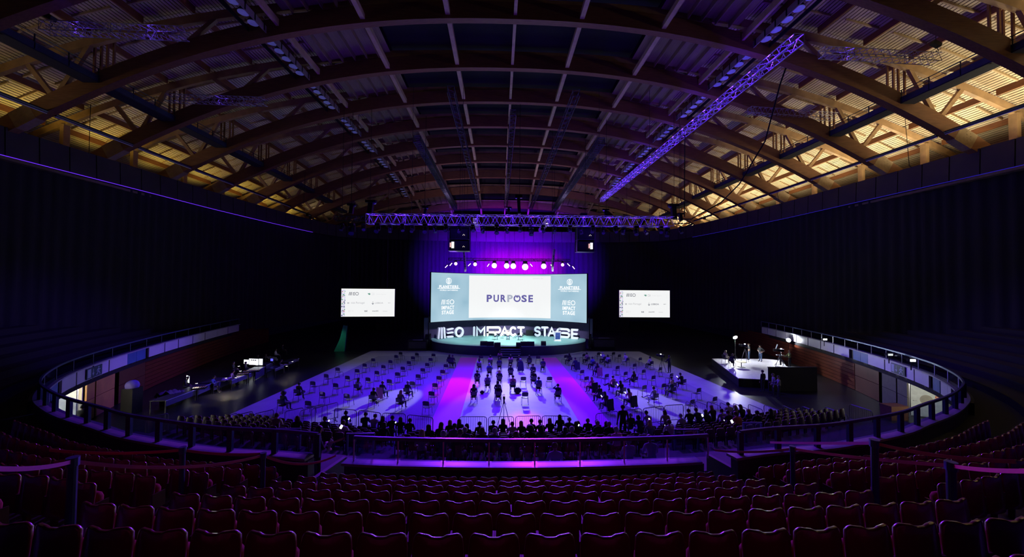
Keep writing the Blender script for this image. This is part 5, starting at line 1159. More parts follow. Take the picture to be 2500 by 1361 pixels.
bl = [((817, 998), (870, 1002)), ((876, 1002), (930, 1009)), ((934, 1009), (990, 1011)), ((995, 1013), (1057, 1020)), ((1122, 1018), (1188, 1018)), ((1193, 1018), (1254, 1017.5)), ((1259, 1017), (1320, 1016)), ((1324, 1016), (1390, 1017)), ((1455, 1011), (1508, 1004)), ((1514, 1004), (1566, 998)), ((1570, 998), (1620, 992)), ((1622, 991), (1668, 988)),
      ((1678, 982), (1698, 990)), ((1699, 980), (1725, 990)), ((1727, 980), (1760, 993)), ((1758, 983), (1790, 997)), ((1790, 985), (1825, 999)), ((1827, 987), (1862, 1001)), ((1865, 989), (1906, 1004)), ((1911, 990), (1950, 1008)), ((1958, 992), (2010, 1012)), ((2013, 994), (2070, 1015)), ((2074, 987), (2130, 1005)),
      ((796, 990), (816, 985)), ((768, 998), (793, 991)), ((737, 1003), (766, 994)), ((702, 1004), (735, 997)), ((620, 1012), (668, 1000)), ((570, 1016), (616, 1005)), ((530, 1022), (580, 1009)), ((432, 1030), (474, 1015)), ((360, 1022), (408, 1010))]
for i, (a, b) in enumerate(bl):
    A_, B_ = PZ(*a, 1.1), PZ(*b, 1.1); c = (A_+B_)/2; rz = math.atan2(B_.y-A_.y, B_.x-A_.x)
    if i < 4: lab = 'steel crowd barrier in the front line before the left chairs, %s from the left' % od(i)
    elif i < 8: lab = 'steel crowd barrier in the front line before the middle chairs, %s from the left' % od(i-4)
    elif i < 12: lab = 'steel crowd barrier in the front line before the right chairs, %s from the left' % od(i-8)
    elif i < 23: lab = 'steel crowd barrier angled beside the right lower seats, %s from the left' % od(i-12)
    else: lab = 'steel crowd barrier angled beside the left lower seats, %s from the right' % od(i-23)
    sc = max(.7, min(1.7, (B_-A_).length/1.36))
    if not bar_used: bar_used = True; o = bar0; o.location = (c.x, c.y, .02); o.rotation_euler = (0, 0, rz); o['label'] = lab; o['group'] = 'steel crowd barriers'; o.scale = (sc, 1, 1)
    else: dup(bar0, (c.x, c.y, .02), rz, lab, 'steel crowd barriers', (sc, 1, 1))
# ================================================================ upper stand seats
SW = .49
def shell(W, z0, z1, dip, t, curve, nx=14, nz=6, edge=.0):
    mb = MB(); V = []; lay = ((-t/2, .94), (-t*.38, .985), (0, 1.0), (t*.38, .985), (t/2, .94)); cnt = (nx+1)*(nz+1)
    for yo, k in lay:
        for j in range(nz+1):
            v = j/nz
            for i in range(nx+1):
                u = -1+2*i/nx; au = abs(u)
                top = z1-dip*(lambda q: q*q*(3-2*q))(max(0, min(1, (.40-au)/.22)))-(.05*max(0, (au-.72)/.28)**2.6)
                ww = W/2*(1-.02*(1-v)**2)*(1-.05*max(0, (v-.8)/.2)**2); zc = (z0+z1)/2
                z = z0+(top-z0)*v; z = zc+(z-zc)*(1-(1-k)*W/(z1-z0)*.9); V.append((u*ww*k, curve*u*u+yo-.05*(1-v), z))
    f = []
    for l in (0, len(lay)-1):
        for j in range(nz):
            for i in range(nx):
                a = l*cnt+j*(nx+1)+i; q = (a, a+1, a+nx+2, a+nx+1); f.append(q if l == 0 else q[::-1])
    rim = [i for i in range(nx+1)]+[(j+1)*(nx+1)-1 for j in range(1, nz+1)]+[nz*(nx+1)+i for i in range(nx-1, -1, -1)]+[j*(nx+1) for j in range(nz-1, 0, -1)]
    for l in range(len(lay)-1):
        for i in range(len(rim)): a, b = rim[i]+l*cnt, rim[(i+1) % len(rim)]+l*cnt; f.append((b, a, a+cnt, b+cnt))
    return mb.add(V, f)
seat0 = thing('stadium_seat', 'x', 'seat')
shell(.452, .30, .86, .016, .045, .05, 26, 6).build('backrest', SEATM, seat0, True)
shell(.40, .24, .66, 0, .09, .0, 8, 4).build('seat_cushion', SEATF, seat0, True); kids(seat0)[-1].location = (0, .13, 0)
for q in (-1, 1): MB().box((q*.232, .10, .43), (.022, .20, .26)).box((q*.232, .12, .15), (.03, .06, .30)).build('side_panel', SEATS, seat0)
lo = MB()            # plain joined version for the farthest seats
shell(.445, .30, .86, .022, .045, .05, 8, 2).v and None
LOW = shell(.445, .30, .86, .022, .045, .05, 8, 2)
seat_list = []
sec = {}
def add_seats(name, r, s0, s1, path, z):
    n = int((s1-s0)/SW+.35); 
    for i in range(n):
        s_ = s0+SW*(i+.5)+((s1-s0)-n*SW)/2; p = path.at(s_); t = path.tan(s_); seat_list.append((name, r, i, p.x, p.y, z, math.atan2(t.y, t.x)))
for r in range(0, 8):
    path = B.offset(row_d(r)); z = row_z(r)-.86
    # aisle edges of the middle section measured in the photo
    xl = -4.35-.085*(7-r) if r < 7 else -4.3; xr = 5.35+.06*(7-r)
    def sx(x, lo, hi):
        return min((abs(path.at(lo+(hi-lo)*i/300).x-x), lo+(hi-lo)*i/300) for i in range(301))[1]
    mid = path.near((AX, 8)); a, b = path.near((AX-13, 5)), path.near((AX+13, 5)); a, b = mid-9, mid+9
    if r >= 1: add_seats('middle', r, sx(xl if r > 2 else xl-.2*(3-r), a, mid), sx(xr+.25*max(0, 3-r), mid, b), path, z)
    else: add_seats('middle', r, mid-7.5, mid+7.5, path, z)
    if r >= 1:
        x2 = xl-1.25-(0 if r > 2 else .25*(3-r)); e = sx(x2, a, mid); st_ = path.near(B.offset(row_d(r)).at(B.offset(row_d(r)).near((-16.2-.35*(7-r), 12.9-.9*(7-r)))))
        add_seats('left', r, min(st_, e-.5), e, path, z)
        x3 = xr+1.2+.25*max(0, 3-r); e = sx(x3, mid, b); en = path.near((17.2+.35*(7-r), 13.2-.9*(7-r))); add_seats('right', r, e, max(en, e+.5), path, z)
vis = []
for q in seat_list:
    x, y = proj((q[3], q[4], q[5]+.8)); d = (Vector((q[3], q[4], q[5]))-Vector((0, 0, CZ))).length
    if Vector((q[3], q[4], 0)).dot(Vector((FWD.x, FWD.y, 0))) < .6 or x < -160 or x > 2660 or y > 1480: continue
    vis.append((d, q))
vis.sort(key=lambda v: v[0])
first = True; rest = MB()
for k, (d, (nm, r, i, x, y, z, rz)) in enumerate(vis):
    if k < 300:
        lab = 'dark red tip-up seat, %s section, %s row from the bottom, %s from the left' % (nm, od(r), od(i))
        if first: first = False; seat0.location = (x, y, z); seat0.rotation_euler = (0, 0, rz); seat0['label'] = lab; seat0['group'] = 'red seats of the near stand'
        else: dup(seat0, (x, y, z), rz, lab, 'red seats of the near stand')
    else:
        Mz = Matrix.Rotation(rz, 3, 'Z'); rest.add([Mz@Vector(v)+Vector((x, y, z)) for v in LOW.v], LOW.f)
if rest.v:
    o = rest.build('stadium_seats', SEATM, None, True, 'stuff'); tag(o, 'farther dark red seats at the far ends of the near stand rows', 'seats')
# ================================================================ lower stand, its seats and audience
lt = bpy.data.objects.new('floor_lower_stand', None); COL.objects.link(lt); lt['kind'] = 'structure'
def ylow(x, k): return 19.0-.95*k+.0125*(x-AX)**2*(1+.0*k)
for k in range(8):
    z = .30*k; mb = MB(); xs = [-15+i*1.0 for i in range(35)]
    y1 = [ylow(x, k)+.45 for x in xs]; y0 = [ylow(x, k)-.5 for x in xs]
    if k:
        mb.strip([(x, y, z) for x, y in zip(xs, y0)], [(x, y, z) for x, y in zip(xs, y1)]); mb.strip([(x, y, z) for x, y in zip(xs, y1)], [(x, y, z-.30) for x, y in zip(xs, y1)]); mb.build('tread', TRD, lt)
ls0 = thing('folding_seat', 'x', 'seat'); LSM = mat('folding_seat_red', (.085, .014, .018), .5)
shell(.43, .42, .84, 0, .05, .03, 6, 3).build('backrest', LSM, ls0, True); shell(.40, .25, .60, 0, .07, 0, 5, 2).build('seat_pan', LSM, ls0, True); kids(ls0)[-1].location = (0, .1, 0)
MB().box((-.22, 0, .25), (.03, .05, .5)).box((.22, 0, .25), (.03, .05, .5)).build('bracket', DSTL, ls0)
n = 0; low_first = True
def in_aisle(x): return abs(x+4.9-.0) < .55 or abs(x-6.9) < .55 or (x < -14.5) or x > 18.5 or (-5.4 < x < -4.4)
for k in range(8):
    row = []; x = -14.2
    while x < 18.4:
        if not in_aisle(x): row.append(x)
        x += .535
    for i, x in enumerate(row):
        y = ylow(x, k); z = .30*k; rz = math.atan(.025*(x-AX))
        px, py = proj((x, y, z+.8))
        if k >= 6 and -4.2 < x < 5.6 and k == 7 and i % 1 == 0 and False: continue
        if n >= 298: break
        lab = 'dark red folding seat, lower stand, %s row, %s from the left' % (od(k), od(i)); n += 1
        if low_first: low_first = False; ls0.location = (x, y, z); ls0.rotation_euler = (0, 0, rz); ls0['label'] = lab; ls0['group'] = 'folding seats of the lower stand'
        else: dup(ls0, (x, y, z), rz, lab, 'folding seats of the lower stand')
# audience: pixel of the head top, row guess -> body sits on the row whose height fits
aud = []
def A(ox, oy, k, L): 
    for q in L: aud.append((ox+q[0]/k, oy+q[1]/k, q[2], q[3], q[4]))
A(1040, 990, 9.073, [(525, 370, 1, 'long', 'black'), (610, 455, 2, 'short', 'grey'), (720, 315, 0, 'long', 'black'), (905, 420, 1, 'bob', 'black'), (1190, 375, 1, 'short', 'black'), (1490, 345, 0, 'short', 'navy'), (1745, 378, 1, 'short', 'white'), (1925, 392, 1, 'long', 'black'), (2170, 345, 0, 'short', 'black'), (60, 440, 2, 'long', 'black'), (380, 580, 3, 'short', 'navy'), (470, 600, 4, 'short', 'black'), (860, 500, 3, 'short', 'navy'), (1240, 510, 3, 'bob', 'black'), (1390, 520, 3, 'short', 'navy'), (1990, 600, 4, 'short', 'black'), (1680, 345, 0, 'long', 'black')])
A(1240, 990, 9.073, [(495, 480, 3, 'afro', 'black'), (735, 460, 3, 'long', 'grey'), (590, 362, 1, 'short', 'black'), (820, 318, 1, 'long', 'black'), (880, 222, 0, 'long', 'black'), (985, 312, 1, 'short', 'navy'), (1150, 385, 2, 'bob', 'black'), (1280, 305, 1, 'short', 'black'), (1420, 255, 0, 'short', 'black'), (1415, 335, 2, 'short', 'navy'), (1510, 395, 2, 'bob', 'black'), (1635, 370, 2, 'long', 'grey'), (1740, 330, 1, 'short', 'black'), (1275, 500, 3, 'long', 'navy'), (1415, 515, 4, 'short', 'black'), (2030, 400, 2, 'short', 'black')])
A(700, 1000, 8.007, [(1155, 40, 1, 'bun', 'navy'), (1530, 82, 1, 'short', 'navy'), (1650, 118, 2, 'short', 'lilac'), (1800, 140, 2, 'long', 'black'), (1880, 150, 2, 'short', 'black'), (2195, 160, 2, 'long', 'black'), (2270, 185, 2, 'short', 'black'), (1100, 225, 4, 'short', 'white'), (1900, 265, 4, 'bob', 'black')])
A(640, 970, 9.073, [(320, 365, 1, 'short', 'beige'), (780, 430, 2, 'bob', 'black'), (1390, 440, 3, 'short', 'navy')])
A(900, 990, 9.073, [(1180, 555, 4, 'long', 'beige'), (1460, 430, 3, 'long', 'black')])
A(1440, 960, 9.073, [(210, 665, 2, 'short', 'black'), (905, 455, 1, 'short', 'black'), (1300, 430, 1, 'short', 'lilac'), (1690, 415, 1, 'long', 'beige'), (1760, 605, 3, 'short', 'white'), (2120, 380, 1, 'short', 'black'), (590, 760, 4, 'short', 'pink'), (950, 530, 2, 'bob', 'navy'), (1330, 610, 3, 'long', 'grey'), (1370, 1000, 5, 'short', 'lilac'), (860, 1010, 5, 'short', 'lilac')])
A(1640, 960, 7.8125, [(265, 315, 1, 'short', 'navy'), (480, 255, 0, 'long', 'black'), (575, 310, 1, 'short', 'white'), (660, 305, 1, 'short', 'white'), (790, 240, 0, 'long', 'black'), (910, 245, 0, 'long', 'black'), (720, 350, 2, 'bob', 'black'), (1110, 355, 2, 'short', 'black'), (1240, 200, 0, 'short', 'beige'), (1280, 390, 2, 'short', 'red'), (1470, 315, 1, 'long', 'navy'), (1635, 345, 1, 'short', 'black'), (1895, 310, 1, 'long', 'black'), (330, 350, 2, 'long', 'black'), (210, 430, 3, 'short', 'white')])
ra = random.Random(5)
hcn = {'short': ['dark', 'dark', 'brown', 'grey'], 'long': ['dark', 'brown', 'fair'], 'bob': ['dark', 'brown'], 'afro': ['dark'], 'bun': ['dark'], 'tail': ['dark']}
lab_n = {}; placed = []
aud.sort()
for i, (px, py, k, hs, top) in enumerate(aud):
    # choose the row whose head-height plane gives a depth nearest that row
    best = None
    for kk in range(8):
        p = PZ(px, py, .30*kk+1.27); e = abs(p.y-(ylow(p.x, kk)+.02))
        if best is None or e < best[0]: best = (e, kk, p)
    kk, p = best[1], best[2]; y = ylow(p.x, kk)+.06; q = PY(px, py, y); hc = ra.choice(hcn[hs])
    for _ in range(3):
        near = [c for c in placed if abs(c[1]-y) < .5 and abs(c[0]-q.x) < .48]
        if near: q.x = near[0][0]+(.49 if q.x >= near[0][0] else -.49)
    if any(abs(c[1]-y) < .5 and abs(c[0]-q.x) < .40 for c in placed): continue
    placed.append((q.x, y))
    key = (kk,); lab_n[key] = lab_n.get(key, 0)+1
    hn = {'short': 'short', 'long': 'long', 'bob': 'bobbed', 'afro': 'big round curly', 'bun': 'bunned', 'tail': 'tied'}[hs]
    person((q.x, y, q.z-1.30), ra.uniform(-.25, .25), 'spectator, %s %s hair, %s top, %s lower-stand row, %s from left' % (hn, hc, top, od(kk), od(lab_n[key]-1)), ra.choice(['sit', 'sit', 'lean', 'phone']), top, 'black', hs, hc, hs in ('long', 'bob', 'bun'), group='spectators in the lower stand')
# standing watcher behind the right barriers, the usher with papers, the person in violet below the glass
p = PY(1440+735/9.073, 960+262/9.073, 18.2); person((p.x, 18.2, p.z-1.76), 0, 'person in dark clothes standing among the right lower seats behind the barrier', 'stand', 'black', 'black', 'short')
p = PY(784, 1030, 11.2); person((p.x-.1, 11.2, 2.27), R(-50), 'person in dark suit standing in the left stair mouth holding papers', 'fold', 'black', 'black', 'short', scale=1.02)
q = thing('paper_sheet', 'white papers held by the standing person in the left stair mouth', 'paper', (p.x+.22, 11.3, 3.45), R(-50)); MB().box((0, 0, 0), (.24, .01, .32), rot=Matrix.Rotation(-.4, 3, 'X')).build('sheet', PAPER, q)
p = PY(1357, 1090, 12.1); person((p.x, 12.1, p.z-1.30), 0, 'spectator in a pale violet hooded top seen through the middle glass balustrade', 'lean', 'lilac', 'black', 'short', 'brown')
for i, (px, py, Y, s) in enumerate(((833, 1043, 14, .14), (966, 1032, 17, .07), (852, 1023, 17, .09), (803, 1028, 17, .08), (1413, 1039, 17, .08), (1585, 1024, 18, .09), (1715, 1015, 19, .13), (1768, 1027, 18, .05), (1787, 1030, 17.5, .16), (1623, 1039, 16, .03), (689, 1034, 19, .10))):
    p = PY(px, py, Y); q = thing('phone', 'lit phone or paper in the dark lower stand, %s glowing spot from the left' % od([833, 966, 852, 803, 1413, 1585, 1715, 1768, 1787, 1623, 689].__len__() and sorted([833, 966, 852, 803, 1413, 1585, 1715, 1768, 1787, 1623, 689]).index(px)), 'phone', p)
    MB().box((0, .01, 0), (s*.62+.01, .012, s+.02), rot=Matrix.Rotation(.5*(1 if i < 5 else -1), 3, 'Y')).build('case', BMET, q); MB().box((0, 0, 0), (s*.6, .012, s), rot=Matrix.Rotation(.5*(1 if i < 5 else -1), 3, 'Y')).build('screen', PHN, q)
# ================================================================ posts with tapes in the near stand
BELT = mat('belt_red', (.75, .03, .16), .45, var=.05); BELTV = mat('belt_violet', (.60, .06, .34), .45, var=.05)
posts = {}
def post(px, pyt, depth_r, label, w_=.075):
    # foot stands on the tread of row depth_r, top at the pixel
    best = min((abs(PY(px, pyt, yy/20).z-(row_z(depth_r)-.85+1.0))+0*yy, yy/20) for yy in range(20, 300)); y = best[1]
    best = None
    for yy in range(30, 320):
        y = yy/20; p = PY(px, pyt, y); d = None
        s_ = B.near((p.x, p.y)); dist = (B.at(s_)-Vector((p.x, p.y))).length; e = abs(dist-row_d(depth_r)-.25)
        if y > B.at(s_).y: continue
        if best is None or e < best[0]: best = (e, p)
    p = best[1]; zf = row_z(depth_r)-.85; H = p.z-zf; t = thing('belt_post', label, 'barrier post', (p.x, p.y, zf)); MB().cyl((0, 0, 0), (0, 0, .04), .17, .15, 16).build('base', NAVY, t); MB().cyl((0, 0, .04), (0, 0, H-.1), w_*.55, n=12).build('pole', NAVY, t); MB().cyl((0, 0, H-.12), (0, 0, H), w_*.72, n=12).build('cap', mat('cap_blue', (.06, .08, .2), .3), t); return p
def belt(a, b, sag, label, m=BELT, w_=.05):
    a, b = Vector(a), Vector(b); n = 14; pts = [a.lerp(b, i/n)-Vector((0, 0, sag*4*(i/n)*(1-i/n))) for i in range(n+1)]; o = pts[0].copy(); mb = MB()
    for u, v in zip(pts[:-1], pts[1:]): mb.beam(u-o, v-o, .004, w_)
    t = tag(mb.build('barrier_belt', m), label, 'barrier tape'); t.location = o; return t
pa = post(178, 1117, 3, 'tall dark blue belt post among the left seats, nearest the left edge', .10); pb = post(446, 1092, 5, 'dark blue belt post among the left seats, second from the left edge', .085); pc = post(643, 1106, 6, 'dark blue belt post at the left aisle, third from the left edge', .085)
pd = post(1935, 1090, 6, 'dark blue belt post at the right aisle, nearest the middle', .085); pe = post(2135, 1074, 4, 'tall dark blue belt post among the right seats, middle one', .10); pf = post(2322, 1128, 3, 'dark blue belt post with a pale cap among the right seats, nearest the right edge', .10)
D = Vector((0, 0, -.06))
belt(pa+D, PY(-60, 1142, 3.6), .05, 'violet-red belt running from the nearest left post out of the left edge', mat('belt_darkened', (.24, .02, .10), .6, var=.05))  # darker copy of the belt colour, offsetting the strong light on it
belt(pa+D, pc+D, .16, 'long violet belt sagging between the first and third left posts', BELTV)
belt(pb+D, PY(120, 1100, 7.2), .06, 'dark magenta belt from the second left post towards the left edge', BELT)
belt(pb+D, pc+D+Vector((0, .1, 0)), .05, 'dark red belt between the second and third left posts', BELT)
belt(pc+D, PY(820, 1113, 9.6), .20, 'bright violet belt from the third left post to the middle balustrade', BELTV)
belt(PY(800, 1083, 10.9), PY(842, 1070, 10.2), .02, 'short violet belt across the left stair mouth', BELTV)
belt(PY(1745, 1100, 9.8), pd+D, .06, 'bright violet belt from the middle balustrade to the right aisle post', BELTV); belt(pd+D, pf+D, .03, 'long dark red belt between the right aisle post and the rightmost post', BELT)
belt(PY(1880, 1081, 9.2), pe+D, .01, 'violet belt leading to the middle right post from the left', BELTV); belt(pe+D, PY(2480, 1128, 4.6), .06, 'dark magenta belt from the middle right post out of the right edge', BELT); belt(pf+D, PY(2560, 1150, 3.6), .03, 'dark red belt from the rightmost post out of the right edge', BELT)
# ================================================================ control desks along the left timber wall
DSK = mat('desk_top', (.05, .05, .06), .35); DPN = mat('desk_panel_navy', (.06, .05, .16), .5)
def desk(pa, pb, dp, hf, label, panel=True):
    a, b = PZ(*pa, .76), PZ(*pb, .76); c = (a+b)/2; W = (b-a).length; rz = math.atan2(b.y-a.y, b.x-a.x); t = thing('control_desk', label, 'desk', (c.x, c.y, 0), rz)
    MB().box((0, dp/2, .76), (W*.97, dp, .05)).build('desk_top', DSK, t)
    MB().box((0, .01, .77), (W, .03, .05)).build('edge_strip', mat('desk_edge', (.30, .30, .55), .3), t)
    for q in (-1, 1):
        for e in (.06, dp-.06): MB().box((q*(W/2-.06), e, .37), (.05, .05, .74)).build('leg', DSTL, t)
    if panel: MB().box((0, .05, .76-hf/2-.02), (W*.96, .02, hf)).build('front_panel', DPN, t)
    return t
# desks run along the wall; the near edge faces the hall
desks = [((405, 980), (481, 952), 1.0, .35, 'low dark desk nearest the camera, left row of control desks'), ((482, 952), (520, 936), 1.0, .4, 'control desk with violet-lit front, second from the camera'), ((522, 938), (562, 922), 1.1, .5, 'control desk lit by a work lamp with papers on top'), ((566, 930), (606, 915), .9, .3, 'control desk with mixers, fourth from the camera'),
         ((608, 914), (622, 908), .9, .3, 'short control desk, fifth from the camera'), ((624, 908), (648, 896), .9, .7, 'control desk with a plain violet front panel'), ((650, 893), (668, 885), .9, .7, 'dark control desk beside the violet-panel desk'), ((672, 902), (695, 893), .8, .2, 'narrow control desk farthest but one from the camera'), ((705, 886), (731, 876), .8, .2, 'control desk farthest from the camera')]
for d in desks: desk(*d)
SCRW = emi('monitor_white', (.88, .93, 1), 2.2)
def monitor(px, py, w_, h_, rz, label, m=SCRW, z=None, marks=False):
    p = PZ(px, py, .80); t = thing('monitor', label, 'monitor', (p.x, p.y+.35, .79), rz)
    MB().box((0, .02, .28), (w_, .04, h_)).build('housing', BMET, t); MB().box((0, -.005, .28), (w_*.94, .012, h_*.9)).build('screen', m, t); MB().box((0, .04, .05), (.06, .05, .14)).box((0, .04, .0), (.28, .2, .015)).build('stand', BMET, t)
    if marks:
        mb = MB()
        for q in (-.2, 0, .2): mb.box((q*w_, -.015, .28+h_*.25), (w_*.16, .004, h_*.14)).box((q*w_, -.015, .28-h_*.05), (.012, .004, h_*.6))
        mb.build('windows_on_screen', mat('scr_grey', (.12, .13, .2), .5), t)
monitor(449, 938, .62, .55, R(-35), 'bright tilted monitor at the second control desk', marks=True)
monitor(595, 893, .55, .42, R(-12), 'bright laptop-sized monitor left of the wide double monitor')
monitor(613, 893, 1.05, .62, R(-12), 'wide bright monitor with several windows in the middle of the control desks', marks=True); monitor(627, 893, .75, .62, R(-12), 'bright monitor close on the right of the wide monitor')
monitor(658, 888, .3, .25, R(-15), 'small blue monitor at the dark control desk', emi('mon_blue', (.1, .1, 1), 1.5))
WRM = (1, .82, .55)
for i, (px, py, pw, lab) in enumerate(((552, 922, 28, 'gooseneck lamp over the paper-covered control desk'), (583, 893, 10, 'small lamp at the fourth control desk'), (587, 905, 10, 'small lamp low over the mixers'), (576, 921, 10, 'small lamp at the near edge of the mixers'), (700, 893, 9, 'small lamp at the farthest but one control desk'), (714, 882, 6, 'small lamp at the farthest control desk'), (480, 935, 6, 'tiny lamp at the second control desk'))):
    p = PZ(px, py, 1.25); t = thing('desk_lamp', lab, 'lamp', (p.x, p.y, .79)); MB().tube([(.1, .1, 0), (.1, .1, .3), (.05, .05, .42), (0, 0, .46)], .012, 6).build('stem', BMET, t)
    MB().cyl((0, 0, .42), (0, 0, .50), .08, .04, 10).build('shade', BMET, t); MB().cyl((0, 0, .405), (0, 0, .42), .07, n=10).build('bulb', emi('bulb_warm', (1, .93, .8), 8), t)
    spot((p.x, p.y, 1.18), (p.x, p.y-.1, 0), pw*6, WRM, 120, .8, .05, 'desk_lamp_light')
rq = random.Random(9)
for i, (px, py, lab, m) in enumerate(((540, 930, 'loose white papers on the lamp-lit control desk', 'paper'), (550, 926, 'open white notebook on the lamp-lit control desk', 'paper'), (533, 934, 'keyboard at the near end of the lamp-lit control desk', 'key'), (478, 953, 'mixing board with orange lights on the second control desk', 'mix'), (586, 918, 'mixing board on the fourth control desk', 'mix'), (600, 912, 'second mixing board, right on the fourth control desk', 'mix'), (615, 910, 'small mixing board on the short control desk', 'mix'), (690, 893, 'papers on the farthest but one control desk', 'paper'), (717, 880, 'gold-lit tray on the farthest control desk', 'key'))):
    p = PZ(px, py, .79); t = thing({'paper': 'papers', 'key': 'keyboard', 'mix': 'mixing_board'}[m], lab, {'paper': 'paper', 'key': 'keyboard', 'mix': 'mixer'}[m], (p.x, p.y+.3, .795), R(20))
    if m == 'paper':
        for q in range(3): MB().box((rq.uniform(-.3, .3), rq.uniform(-.1, .2), .003+.004*q), (.21, .3, .003), rz=rq.uniform(-.8, .8)).build('sheet', PAPER, t)
    elif m == 'key': MB().box((0, 0, .015), (.5, .2, .03)).build('body', mat('key_grey', (.5, .45, .35), .5), t); [MB().box((-.2+.08*q, 0, .035), (.06, .15, .01)).build('key_row', BMET, t) for q in range(6)]
    else:
        MB().box((0, 0, .05), (.8, .5, .1)).build('body', BMET, t)
        for q in range(6): MB().box((-.32+.13*q, -.05, .11), (.02, .3, .02)).build('fader', mat('fader', (.5, .5, .55), .4), t)
        mb = MB(); [mb.box((-.32+.13*q, .18, .108), (.03, .02, .01)) for q in range(6)]; mb.build('lights', emi('mix_orange', (1, .25, .08), 1.0 if i == 3 else .25), t)
for i, (px, py, top, kd) in enumerate(((458, 922, 'black', 'lean'), (525, 920, 'blue', 'phone'), (570, 906, 'beige', 'lean'), (577, 885, 'black', 'sit'), (636, 868, 'black', 'sit'), (680, 853, 'white', 'sit'), (696, 842, 'black', 'sit'), (688, 880, 'black', 'lean'), (607, 885, 'black', 'sit'), (655, 866, 'black', 'sit'))):
    p = PZ(px, py, 1.32); person((p.x-.45, p.y+.25, 0), R(-70), 'technician seated at the left control desks, %s from the camera, %s top' % (od(i if i < 3 else i), top), kd, top, 'black', 'short')
for px, py, lab in ((418, 955, 'pale crumpled cloth over the chair behind the nearest control desk'), (655, 872, 'violet-lit crumpled cloth over a case behind the far control desks')):
    p = PZ(px, py, .9); t = thing('cloth', lab, 'cloth', (p.x, p.y, 0)); mb = MB(); V = []; n_ = 9
    for j in range(n_):
        for i in range(n_): V.append((-.8+1.6*i/(n_-1), -.4+.8*j/(n_-1), .85+.16*math.sin(i*1.9+j)*math.cos(j*1.7)-.3*(abs(i-4)/4)**3))
    mb.add(V, [(j*n_+i, j*n_+i+1, (j+1)*n_+i+1, (j+1)*n_+i) for j in range(n_-1) for i in range(n_-1)]); mb.build('fabric', CL['grey'], t, True); MB().box((0, 0, .35), (1.1, .5, .7)).build('case', BMET, t)
p = PZ(534, 985, 0); spot((p.x+.3, p.y+1.2, 1.6), (p.x, p.y, 0), 90, (1, .8, .4), 40, .9, .05, 'floor_pool_lamp')
# standing people and things on the left floor, watchers at the left doorway
p = PZ(321, 1005, .1); t = thing('flight_case', 'dark tall case with violet top by the left wall', 'case', (p.x, p.y, 0)); MB().box((0, 0, .8), (.7, .7, 1.6)).build('body', BMET, t); MB().ball((0, 0, 1.75), (.36, .36, .34), 12, 8).build('cover', mat('cover_violet', (.25, .2, .7), .7), t, True)
p = PY(166, 1003, 19.6); person((p.x, 19.6, 0), R(-60), 'dark silhouette of a person with bent head against the lit left doorway', 'reach', 'black', 'black', 'short', scale=.98)
p = PY(201, 988, 20.6); person((p.x, 20.6, 0), R(10), 'dark silhouette of a person with crossed arms against the lit left doorway', 'fold', 'black', 'black', 'short')
p = PZ(2212, 1015, .2); t = thing('wooden_crate', 'dark brown crate beside the lit door on the right', 'crate', (p.x-.8, p.y, 0)); MB().box((0, 0, .42), (1.1, .7, .84)).build('body', mat('crate_wood', (.13, .045, .02), .6), t); MB().box((0, 0, .86), (1.16, .76, .04)).build('lid', mat('crate_wood', (.2, .07, .03)), t)

# ================================================================ filming platform on the right
PH = .7
quad = [PZ(1738, 876, PH), PZ(1803, 924, PH), PZ(1880, 928, PH), PZ(1925, 900, PH), PZ(1905, 880, PH), PZ(1868, 877, PH)]
t = thing('filming_platform', 'low pale-topped filming platform lit by lamps before the right timber wall', 'platform', (quad[0].x, quad[0].y, 0)); o = Vector((quad[0].x, quad[0].y, 0)); n = len(quad)
MB().add([(*(q-o).xy, PH-.06) for q in quad]+[(*(q-o).xy, PH) for q in quad], [tuple(range(n))[::-1], tuple(range(n, 2*n))]+[(i, (i+1) % n, n+(i+1) % n, n+i) for i in range(n)]).build('deck', mat('platform_pale', (.52, .50, .56), .55, bump=.05), t)
MB().add([(*(q-o).xy, 0) for q in quad]+[(*(q-o).xy, PH-.06) for q in quad], [(i, (i+1) % n, n+(i+1) % n, n+i) for i in range(n)]).build('skirt', BLK, t)
a = PZ(1876, 899, 1.9); 
t = thing('screening_panel', 'black cloth-covered partition at the near right corner of the filming platform', 'partition', (0, 0, 0)); g0, g1 = PZ(1876, 955, 0), PZ(1995, 955, 0); t.location = (g0.x, g0.y, 0); W = (g1-g0).length
MB().box((W/2, 0, .95), (W, .08, 1.9)).build('cloth', BLK, t); MB().box((W/2, .06, 1.9), (W, .1, .05)).build('top_bar', DSTL, t); None
def stand_lamp(px, py, pbase, z0, r, label, power, to, sc=1.0, ang=150, st=45):
    b = PZ(*pbase, z0); p = PY(px, py, b.y); t = thing('lamp_stand', label, 'film lamp', (b.x, b.y, z0)); H = p.z-z0
    for k in range(3):
        q = R(30+120*k); MB().tube([(0, 0, .6), (.45*math.cos(q), .45*math.sin(q), 0)], .014, 6).build('leg', DSTL, t)
    MB().tube([(0, 0, .1), (0, 0, H-.1)], .02, 6).build('pole', DSTL, t); d = (Vector(to)-p).normalized()
    h = MB().tube([Vector((0, 0, H))-d*.22, Vector((0, 0, H)), Vector((0, 0, H))+d*.02], [r*.6, r, r*1.05], 12).build('lamp_head', BMET, t)
    MB().tube([Vector((0, 0, H))+d*.025, Vector((0, 0, H))+d*.04], r, 16).build('lens', emi('film_lamp_glow', (.92, .98, 1), st), h)
    if power: spot(p+d*.12, to, power, (.88, .94, 1), ang, .8, .08, 'film_lamp_light')
ctr = sum(quad, Vector())/n
stand_lamp(1792, 824, (1795, 878), PH, .22, 'blinding lamp on a tall stand at the back of the filming platform', 800, (ctr.x-.3, ctr.y+.5, .7))
